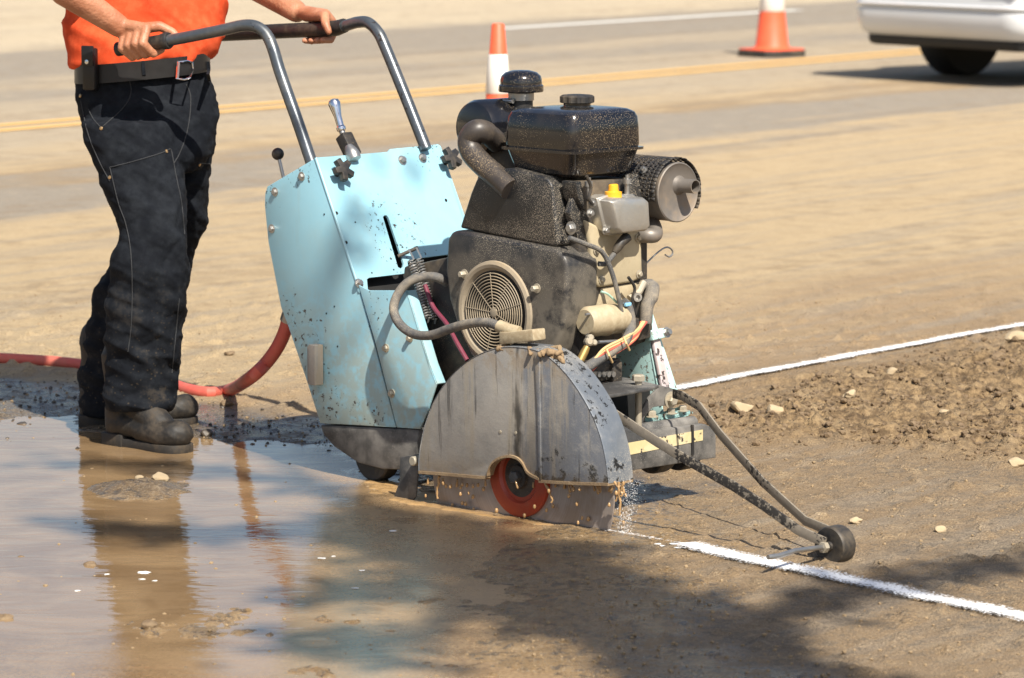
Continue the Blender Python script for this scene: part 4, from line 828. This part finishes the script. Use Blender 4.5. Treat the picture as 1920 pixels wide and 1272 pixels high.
# car frame: x ahead from the rear bumper, y to the left
def plan(ins, z, rb=.22, x0=0, x1=CLEN, hw=CW / 2): return rrect(x0 + ins, x1 - ins, -hw + ins, hw - ins, max(rb - ins, .03), z, 8)
MB().rings([plan(.16, .30), plan(.10, .33), plan(.035, .37), plan(.008, .43), plan(0, .50), plan(.004, .525), plan(.022, .532), plan(.022, .548), plan(-.006, .553), plan(-.010, .565), plan(.004, .575), plan(.015, .66), plan(.025, .80), plan(.05, .92), plan(.10, .97)]).build('body', m_car, CAR, smooth=40)
MB().rings([plan(.13, .262), plan(.10, .27), plan(.085, .30), plan(.088, .336)]).build('underbody', m_trim, CAR)
MB().rings([rrect(.55, 3.35, -.78, .78, .15, .95, 6), rrect(.85, 2.75, -.64, .64, .18, 1.38, 6)]).build('windows', m_glass, CAR)
MB().rings([rrect(.82, 2.78, -.655, .655, .18, 1.375, 6), rrect(.95, 2.6, -.6, .6, .2, 1.44, 6)]).build('roof', m_car, CAR)
for sgn in (-1, 1):
    MB().box((.045, sgn * .66, .74), .10, .32, .16).build('tail_lamp', m_tail, CAR, bevel=.02)
    for xx in (1.0, 3.75):
        W = MB().lathe((xx, sgn * .73 - .125, .33), (0, 1, 0), [(.20, 0), (.31, .0), (.33, .03), (.33, .22), (.31, .25), (.20, .25)], 36).build('wheel', m_trim, CAR)
        MB().lathe((xx, sgn * .73 - .085, .33), (0, 1, 0), [(.01, -.01), (.06, 0), (.19, .02), (.205, .0), (.205, .17), (.19, .15), (.06, .17), (.01, .18)], 28).build('wheel_rim', m_rimc, W)
MB().tube([(.5, 0, .28), (4.2, 0, .28)], .05, 10).build('exhaust_pipe', m_trim, CAR)

# ------------------------------------------------------------------ the operator
MANB = G(285, 825); MAN = empty('person', (MANB[0], MANB[1], 0), label='person in orange shirt, dark work jeans and black boots gripping the saw handlebars', cat='person')
moff = np.array([MANB[0], MANB[1], 0])
m_skin = NT('skin'); n_ = m_skin.noise(14, 5); n2_ = m_skin.noise(120, 3); cc_ = m_skin.mix(m_skin.step(n_, .35, .65), (.36, .145, .075), (.50, .235, .135)); cc_ = m_skin.mix(m_skin.math('MULTIPLY', m_skin.step(n2_, .5, .7), .25), cc_, (.36, .16, .10))
m_skin.p('Base Color', cc_); m_skin.p('Roughness', .5); m_skin.p('Subsurface Weight', .08); m_skin.p('Subsurface Radius', (.01, .004, .002)); m_skin.p('Normal', m_skin.bump(m_skin.math('ADD', n2_, m_skin.noise(38, 5, .7)), .5, .004)); m_skin = m_skin.m
def cloth(name, base, worn, scale, mudz=None, weave=900):
    t = NT(name); n1 = t.noise(5, 6, .6); n2 = t.noise(26, 5, .65); n3 = t.noise(weave, 2)
    c = t.mix(t.step(t.math('ADD', t.math('MULTIPLY', n1, .35), t.math('MULTIPLY', n2, .65)), .40, .66), base, worn); c = t.mix(t.math('MULTIPLY', n3, .25), c, tuple(x * .6 for x in base))
    if mudz:
        z = t.sep(t.obj)[2]; g = t.remap(z, mudz, 0, 0, 1.0); m = t.math('MULTIPLY', t.step(t.math('ADD', n2, t.math('MULTIPLY', t.math('SUBTRACT', n1, .5), .8)), .56, .72), g, clamp=True)
        sp_ = t.math('MULTIPLY', t.math('LESS_THAN', t.voro(70), t.math('MULTIPLY', n2, .33)), t.math('MULTIPLY', g, .8)); c = t.mix(t.math('MULTIPLY', t.math('MAXIMUM', t.math('MULTIPLY', m, .5), sp_), .42), c, (.16, .115, .065))
    t.p('Base Color', c); t.p('Roughness', .88); t.p('Specular IOR Level', .12); t.p('Normal', t.bump(t.math('ADD', t.math('MULTIPLY', n3, .3), n2), .35, .004)); return t.m
m_jean = cloth('dark_denim', (.0070, .0085, .012), (.017, .020, .025), 1, .55); m_shirt = cloth('orange_cotton', (.60, .070, .022), (.76, .115, .042), 1, None, 500)
m_boot = grimy('black_boot_leather', (.010, .009, .008), .6, film=.55, film_scale=16, dust=(.10, .075, .05), bump=.3); m_sole = grimy('boot_sole', (.02, .018, .016), .7, film=.5, film_scale=12, dust=(.13, .09, .05))
m_belt = plain('black_belt_leather', (.010, .009, .009), .42); m_seam = plain('grey_stitching', (.026, .028, .031), .9)
def ell(u, v, Y, hw, dp, n=28, sq=2.3):                                     # horizontal ring: half width in photo units, half depth in metres
    c = M(u, v, Y); w = hw / FPX * np.linalg.norm(c - C0); out = []
    for k in range(n):
        a = 2 * math.pi * k / n; ca, sa = math.cos(a), math.sin(a); ca = abs(ca) ** (2 / sq) * (1 if ca >= 0 else -1); sa = abs(sa) ** (2 / sq) * (1 if sa >= 0 else -1)
        out.append(c + VR * w * ca + VW * dp * sa)
    return out
# jeans
near = [(236, 225, 9.86, 84, .115), (243, 262, 9.85, 84, .115), (254, 300, 9.84, 80, .11), (268, 345, 9.82, 75, .105), (282, 400, 9.79, 68, .10), (286, 450, 9.77, 65, .095), (282, 500, 9.77, 68, .095), (276, 560, 9.78, 70, .092), (271, 620, 9.79, 67, .09), (266, 690, 9.81, 63, .087), (263, 735, 9.81, 61, .085), (261, 752, 9.81, 65, .087), (260, 766, 9.81, 60, .085)]
farl = [(335, 225, 10.02, 66, .115), (338, 270, 10.03, 62, .115), (335, 310, 10.05, 60, .11), (330, 345, 10.05, 62, .10), (318, 400, 10.07, 68, .095), (303, 445, 10.09, 72, .095), (278, 500, 10.12, 76, .095), (262, 550, 10.14, 80, .095), (253, 600, 10.16, 82, .095), (244, 650, 10.17, 82, .09), (234, 700, 10.18, 78, .088), (222, 745, 10.18, 70, .086), (215, 775, 10.18, 62, .085)]
pel = [(267, 132, 9.99, 120, .120), (267, 150, 9.99, 125, .13), (272, 180, 9.98, 130, .135), (280, 215, 9.97, 128, .14), (284, 255, 9.95, 119, .14), (288, 290, 9.93, 108, .13), (292, 318, 9.93, 85, .10)]
jm = MB()
for st in (near, farl, pel): jm.rings([ell(*r) for r in st])
jme = remeshed(jm, .0055, 9); fold(jme, .017, 4.5, 7.0, 21, .5, .95); fold(jme, .011, 8, 13, 24, .25, .5); fold(jme, -.008, -7, 9, 29); fold(jme, .004, 20, 30, 27)
JE = link(bpy.data.objects.new('jeans', jme), MAN); finish(jme, 180, m_jean)
bvhJ = BVHTree.FromPolygons([tuple(v.co) for v in jme.vertices], [tuple(p.vertices) for p in jme.polygons])
def onto(bvh, pts, lift=.001):
    out = []
    for u, v in spline([np.array([a, b, 0]) for a, b in pts], 6) if False else [(p[0], p[1]) for p in spline([np.array([a, b, 0.0]) for a, b in pts], 7)]:
        h = bvh.ray_cast(Vector(C0), Vector(nrm(ray(u, v))))
        if h[0] is not None: out.append(np.array(h[0]) + np.array(h[1]) * lift)
    return out
SEAMS = [[(243, 152), (246, 170), (240, 190), (222, 212), (190, 240)], [(190, 240), (176, 225), (166, 205)], [(349, 158), (357, 180), (356, 215), (350, 250), (338, 285), (326, 306)], [(206, 314), (250, 303), (300, 288), (318, 280), (322, 286)],
         [(206, 314), (222, 380), (236, 420), (245, 470), (248, 540), (246, 610), (240, 660)], [(322, 286), (330, 330), (340, 380), (346, 440)], [(372, 306), (398, 308)], [(400, 140), (408, 165), (406, 195)], [(152, 190), (165, 250), (185, 300), (206, 340)], [(336, 560), (328, 640), (322, 700)]]
for s_ in SEAMS:
    q = onto(bvhJ, s_, .0006)
    if len(q) > 3: MB().tube(q, .0016, 6).build('seam', m_seam, JE, off=(0, 0, 0))
for u, v in ((190, 241), (244, 146), (312, 284), (206, 333), (151, 180), (374, 309)):
    h = bvhJ.ray_cast(Vector(C0), Vector(nrm(ray(u, v))))
    if h[0]: MB().lathe(np.array(h[0]), np.array(h[1]), [(.0052, -.002), (.005, .002), (.002, .0035), (.0003, .0035)], 12).build('rivet', plain('copper_rivet', (.55, .36, .18), .35, .8), JE)
# belt with buckle, pouch on the hip
bt = []
for v, k in ((109, 0), (109, 1), (144, 1), (144, 0)): bt.append((v, k))
ring = lambda v, e: ell(267 + (v - 127) * .02, v, 9.985, 122.5 + e, .143 + e * .0014, 48)
tilt = lambda rg, a: [p + up * a * ((p - M(267, 127, 10.01)) @ VR) for p in rg]
BE = MB().rings([tilt(ring(109, 0), .09), tilt(ring(109, 3.2), .09), tilt(ring(144, 3.8), .09), tilt(ring(144, 0), .09)], cap=False).build('belt', m_belt, MAN, bevel=None, off=(0, 0, 0))
bvhB = BVHTree.FromPolygons([tuple(v.co) for v in BE.data.vertices], [tuple(p.vertices) for p in BE.data.polygons])
def hit(b, u, v, lift=0): h = b.ray_cast(Vector(C0), Vector(nrm(ray(u, v)))); return np.array(h[0]) + np.array(h[1]) * lift if h[0] else M(u, v, 9.8)
bk = [hit(bvhB, *p, .004) for p in ((332, 117), (350, 114), (359, 117), (360, 130), (356, 146), (346, 150), (331, 148))]
MB().tube(bk + [bk[0]], .0027, 8).build('buckle', m_chrome, BE); MB().tube([hit(bvhB, 334, 118, .006), hit(bvhB, 333, 147, .006)], .0034, 8).build('buckle_bar', m_steel, BE)
for u in (268, 388): 
    pp = [hit(bvhB, u, 116, .003), hit(bvhB, u + 1, 130, .004), hit(bvhB, u + 2, 140, .003), hit(bvhJ, u + 3, 152, .003)]; MB().bar(pp, VW, .009, .003).build('belt_loop', m_jean, BE)
pc_ = hit(bvhB, 174, 128, .012); nx_ = nrm(-VW * .8 - VR * .5); tx_ = np.cross(up, nx_)
PO = MB().box(pc_ - up * .002, .040, .024, .115, (tx_, nx_, up)).build('knife_pouch', m_belt, MAN, bevel=.006)
MB().box(pc_ + up * .034 + nx_ * .012, .038, .008, .055, (tx_, nx_, up)).build('pouch_flap', m_belt, PO, bevel=.003); MB().lathe(pc_ + up * .018 + nx_ * .015, nx_, [(.007, -.002), (.006, .003), (.0005, .004)], 16).build('snap_button', m_chrome, PO)
# shirt: trunk and short sleeves
tor = [(264, 114, 10.0, 131, .142), (266, 100, 10.0, 134, .145), (268, 70, 10.01, 140, .145), (270, 30, 10.03, 144, .145), (270, -20, 10.04, 146, .142), (270, -70, 10.05, 150, .138), (270, -120, 10.06, 150, .125), (270, -155, 10.06, 128, .10), (270, -178, 10.06, 70, .075), (270, -190, 10.06, 48, .06)]
shm = MB(); shm.rings([ell(*r, 40) for r in tor])
SHR, SHL = M(160, -140, 9.88), M(388, -150, 10.20); ELR, ELL = M(52, -66, 9.62), M(428, -62, 10.20)
shm.capsule(SHR, .072, SHR * .45 + ELR * .55, .070); shm.capsule(SHL, .072, SHL * .45 + ELL * .55, .070)
sme = remeshed(shm, .0065, 8); fold(sme, .022, 5, 6, 61); fold(sme, .011, 10, 12, 63)
a_ = mesh_co(sme); hh = (a_ - M(267, 120, 10.01)) @ VR; low_ = sstep(M(0, 60, 10.01)[2], M(0, 118, 10.01)[2], a_[:, 2]); a_[:, 2] += low_ * (.10 * hh + .010 * np.sin(hh * 26) - .004); a_ += mesh_no(sme) * (low_ * .004 * np.sin(hh * 60))[:, None]; set_co(sme, a_)
finish(sme, 180, m_shirt); link(bpy.data.objects.new('shirt', sme), MAN)
# body: trunk, head, arms and hands as one surface
bm_ = MB(); HC = M(285, -335, 10.0); NK = M(272, -200, 10.05)
FD = nrm(np.array([.75, -.62, -.12]))                                     # where he looks
bm_.capsule(M(268, 90, 10.03), .10, M(270, -110, 10.07), .10); bm_.capsule(NK - up * .06, .062, HC - up * .02, .058)
FS = np.cross(FD, up); FS = nrm(FS); FU = np.cross(FS, FD)
def hd(f, s, u): return HC + FD * f + FS * s + FU * u
bm_.capsule(hd(-.03, 0, .035), .082, hd(.025, 0, .03), .078); bm_.capsule(hd(.03, 0, -.02), .066, hd(.045, 0, -.075), .044); bm_.capsule(hd(.092, 0, .015), .010, hd(.112, 0, -.022), .015)
for s_ in (-1, 1): bm_.capsule(hd(-.005, s_ * .078, .02), .014, hd(-.012, s_ * .084, -.02), .012); bm_.capsule(hd(.085, s_ * .032, .02), .013, hd(.086, s_ * .033, .019), .013); bm_.capsule(hd(.088, s_ * .018, -.052), .010, hd(.095, 0, -.052), .011)
for s_, (sh0, el0) in zip((0, 1), ((SHR, ELR), (SHL, ELL))): bm_.capsule(M(270, -110, 10.06), .10, sh0, .062); bm_.capsule(sh0, .060, el0, .046)
for sgn, (u0, Y0) in ((1, (236, 9.86)), (-1, (335, 10.02))): bm_.capsule(M(270, 120, 10.01), .09, M(u0 + 12 * sgn, 340, Y0 + .06), .06)
bm_.capsule(M(256, 330, 9.88), .06, M(284, 470, 9.79), .044); bm_.capsule(M(284, 470, 9.78), .048, M(262, 760, 9.81), .038); bm_.capsule(M(330, 335, 10.06), .055, M(285, 490, 10.10), .048); bm_.capsule(M(285, 490, 10.10), .048, M(215, 765, 10.18), .038)
def hand(c, a, nout, wrist, el, flip, thumb):
    """right/left hand closed round a tube at c along a; nout points away from the palm side; angles run from nout towards up"""
    upv = nrm(np.cross(a, nout)); upv = upv if upv[2] > 0 else -upv
    P_ = lambda s, th, r: c + a * s + (nout * math.cos(R(th)) + upv * math.sin(R(th))) * r
    bm_.capsule(el, .044, el * .55 + wrist * .45, .041); bm_.capsule(el * .6 + wrist * .4, .044, wrist, .031)
    for s, r0, dth in ((.038, .0122, 0), (.013, .0126, 4), (-.011, .0120, 2), (-.034, .0108, -5)):
        k0, k1, k2, k3 = P_(s, flip[0] + dth, .044), P_(s, flip[1] + dth, .041), P_(s, flip[2] + dth, .033), P_(s + .002, flip[3] + dth, .030)
        wr = wrist + a * s * .55
        bm_.capsule(wr, .0175, k0, .0132); bm_.capsule(k0, r0 * 1.12, k1, r0); bm_.capsule(k1, r0 * 1.03, k2, r0 * .92); bm_.capsule(k2, r0 * .94, k3, r0 * .80)
    t0 = wrist * .75 + c * .25 + a * .02; t1, t2, t3 = [P_(*q) for q in thumb]
    bm_.capsule(t0, .017, t1, .0145); bm_.capsule(t1, .0135, t2, .0120); bm_.capsule(t2, .0118, t3, .0095)
da = lf  # machine axes in world space
cR = toW(HP(268, 83)); aR = nrm(toW(HP(318, 76)) - toW(HP(226, 92)))
hand(cR, aR, nrm(-lf + up * .10), toW(S(224, 50, -.045)), ELR, (58, -8, -78, -140), ((.052, 100, .042), (.074, 140, .036), (.088, 178, .032)))
cL = toW(S(592, 57, .45)); aL = nrm(toW(S(640, 52, .45)) - toW(S(480, 61, .45)))
hand(cL, aL, nrm(lf + up * .10), toW(S(556, 22, .47)), ELL, (78, 5, -62, -118), ((.055, 105, .04), (.078, 150, .036), (.09, 185, .034)))
bme = remeshed(bm_, .0036, 5, .55); finish(bme, 180, m_skin); link(bpy.data.objects.new('body', bme), MAN)
hr = MB(); hr.capsule(hd(-.035, 0, .045), .088, hd(.012, 0, .055), .082); hr.capsule(hd(-.05, 0, .02), .078, hd(-.05, 0, -.05), .055)
hme = remeshed(hr, .006, 3); fold(hme, .008, 40, 14, 91); finish(hme, 180, plain('dark_hair', (.03, .02, .013), .6)); link(bpy.data.objects.new('hair', hme), MAN)
for s_ in (-1, 1): MB().lathe(hd(.086, s_ * .032, .02), FD, [(.0005, .0132), (.006, .0128), (.011, .008), (.012, 0)], 14).build('eye', plain('eye', (.25, .2, .16), .1), MAN)
# boots
m_lace = plain('boot_lace', (.075, .06, .045), .9)
def boot(heel, toe, name='boot'):
    ax = nrm((toe - heel) * np.array([1, 1, 0])); sd = np.cross(up, ax); L = np.linalg.norm((toe - heel)[:2]); b = np.array([heel[0], heel[1], 0.0])
    Q = lambda t, s, z: b + ax * L * t + sd * s + up * z
    m = MB()
    for sg in (-1, 1):
        m.capsule(Q(.14, sg * .008, .065), .037, Q(.45, sg * .006, .062), .035); m.capsule(Q(.45, sg * .008, .055), .035, Q(.74, sg * .020, .048), .033); m.capsule(Q(.74, sg * .020, .047), .034, Q(.86, sg * .012, .050), .036)
    m.capsule(Q(.87, 0, .052), .038, Q(.88, 0, .050), .038); m.capsule(Q(.16, 0, .07), .042, Q(.17, 0, .25), .056); m.capsule(Q(.26, 0, .15), .046, Q(.66, 0, .062), .040); m.capsule(Q(.10, 0, .045), .034, Q(.11, 0, .10), .036)
    me = remeshed(m, .005, 4); fold(me, .004, 14, 20, 33); a = mesh_co(me); a[:, 2] = np.maximum(a[:, 2], .024); set_co(me, a); finish(me, 180, m_boot); o = link(bpy.data.objects.new(name, me), MAN)
    ol = [(.03, .026), (.07, .034), (.2, .037), (.42, .035), (.62, .045), (.76, .050), (.88, .046), (.95, .034), (.985, .012)]
    pts = [Q(t, w, .0) for t, w in ol] + [Q(t, -w, .0) for t, w in reversed(ol)]
    MB().prism(spline(pts + [pts[0]], 2)[:-1], (0, 0, .025)).build('boot_sole', m_sole, o, bevel=.003)
    MB().prism([Q(-.01, .034, .0), Q(.27, .041, .0), Q(.27, -.041, .0), Q(-.01, -.034, .0)], (0, 0, .036)).build('boot_heel', m_sole, o, bevel=.003)
    ln = MB()
    for i in range(5):
        t_ = .36 + .07 * i; z = .155 - .018 * i
        ln.tube([Q(t_, -.036, z - .030), Q(t_ + .012, -.02, z - .002), Q(t_ + .005, .02, z - .002), Q(t_ + .012, .036, z - .030)], .0028, 6)
    ln.build('boot_lace', m_lace, o); return o
boot(G(207, 832), G(354, 852)); boot(G(150, 800), G(374, 797))
for ch in list(MAN.children):
    pass
def shift(o):
    o.data.transform(Matrix.Translation(-Vector(moff)))
    for c in o.children: shift(c)
for ch in MAN.children: shift(ch)

# ------------------------------------------------------------------ the tree behind the camera whose limb and leaves shade the foreground
TB = np.array([5.6, -1.6, 0.0]); TR = empty('tree', TB, label='broad tree standing behind the camera, its limb shading the pavement', cat='tree')
m_bark = grimy('bark', (.12, .085, .06), .9, film=.3, bump=.8); t = NT('leaf'); ln_ = t.noise(3, 3); t.p('Base Color', t.mix(ln_, (.035, .075, .015), (.07, .11, .03))); t.p('Roughness', .5); m_leaf = t.m
def over(u, v, h, z=0.0): h = h * .58; p = G(u, v, z); return p - LIGHT * (h / -LIGHT[2])
trk = MB(); trk.tube(spline([TB, TB + [.05, .1, 1.8], TB + [-.1, .1, 3.8], TB + [-.3, .3, 5.6], TB + [-.2, .2, 8]], 4), [.34 - .014 * i for i in range(17)], 12)
lf_ = []
def limb(pts, r0, r1, leafr, n):
    q = spline(pts, 5); trk.tube(q, list(np.linspace(r0, r1, len(q))), 8)
    for i in range(n):
        f_ = g.uniform(.0, 1) * (len(q) - 1); k = int(min(f_, len(q) - 2)); p = q[k] + (q[k + 1] - q[k]) * (f_ - k); lf_.append(p + g.normal(0, leafr, 3))
j0 = TB + np.array([-.28, .28, 5.2])
main = [j0, over(2500, 1500, 9.6), over(1560, 1400, 10.4), over(1350, 1262, 11.0), over(1190, 1165, 11.4), over(1010, 1078, 11.8), over(860, 1028, 12.0), over(700, 985, 12.3)]
limb(main[:3], .30, .25, .1, 0); limb(main[2:], .25, .10, .11, 3000)
b1 = over(1190, 1165, 11.4); limb([b1, over(960, 1150, 11.3), over(760, 1100, 11.2), over(540, 1130, 11.0)], .04, .012, .07, 230)
b2 = over(1350, 1262, 11.0); limb([b2, over(1480, 1150, 11.6), over(1640, 1105, 12.0), over(1960, 1050, 12.3)], .05, .014, .06, 260)
b3 = over(860, 1028, 12.0); limb([b3, over(560, 1000, 12.6), over(330, 1005, 13.0), over(120, 985, 13.3)], .045, .012, .055, 240)
limb([b3, over(640, 930, 12.8), over(350, 880, 13.2), over(60, 868, 13.5)], .03, .010, .05, 150)
limb([over(1010, 1078, 11.8), over(760, 1200, 11.2), over(560, 1215, 11.0)], .03, .010, .08, 180)
pan = toW(FP(660, 385)); ph = pan - LIGHT * (6.6 / -LIGHT[2]); limb([main[-1], (main[-1] + ph) / 2 + np.array([0, 0, .4]), ph], .03, .012, .05, 20)
for i in range(24): lf_.append(ph + g.normal(0, 1, 3) * np.array([.08, .10, .12]))
for i in range(9):                               # the rest of the crown, out of sight
    a = g.uniform(0, 6.28); e = TB + np.array([1.6 + 2.4 * math.cos(a) * g.uniform(.4, 1), -1.2 + 2.4 * math.sin(a) * g.uniform(.4, 1), g.uniform(5.4, 8.4)]); limb([TB + np.array([-.1, .1, g.uniform(3.6, 6)]), e], .09, .03, .5, 260)
trk.build('trunk', m_bark, TR, off=TB)
lv_ = MB()
for p in lf_:
    n_ = nrm(g.normal(size=3) + np.array([0, 0, .6])); x_ = nrm(np.cross(n_, g.normal(size=3))); y_ = np.cross(n_, x_); L = g.uniform(.035, .07)
    lv_.add([p - y_ * L, p + x_ * L * .55 - y_ * L * .1, p + y_ * L, p - x_ * L * .55 - y_ * L * .1], [(0, 1, 2, 3)])
lv_.build('crown', m_leaf, TR, smooth=None, off=TB)
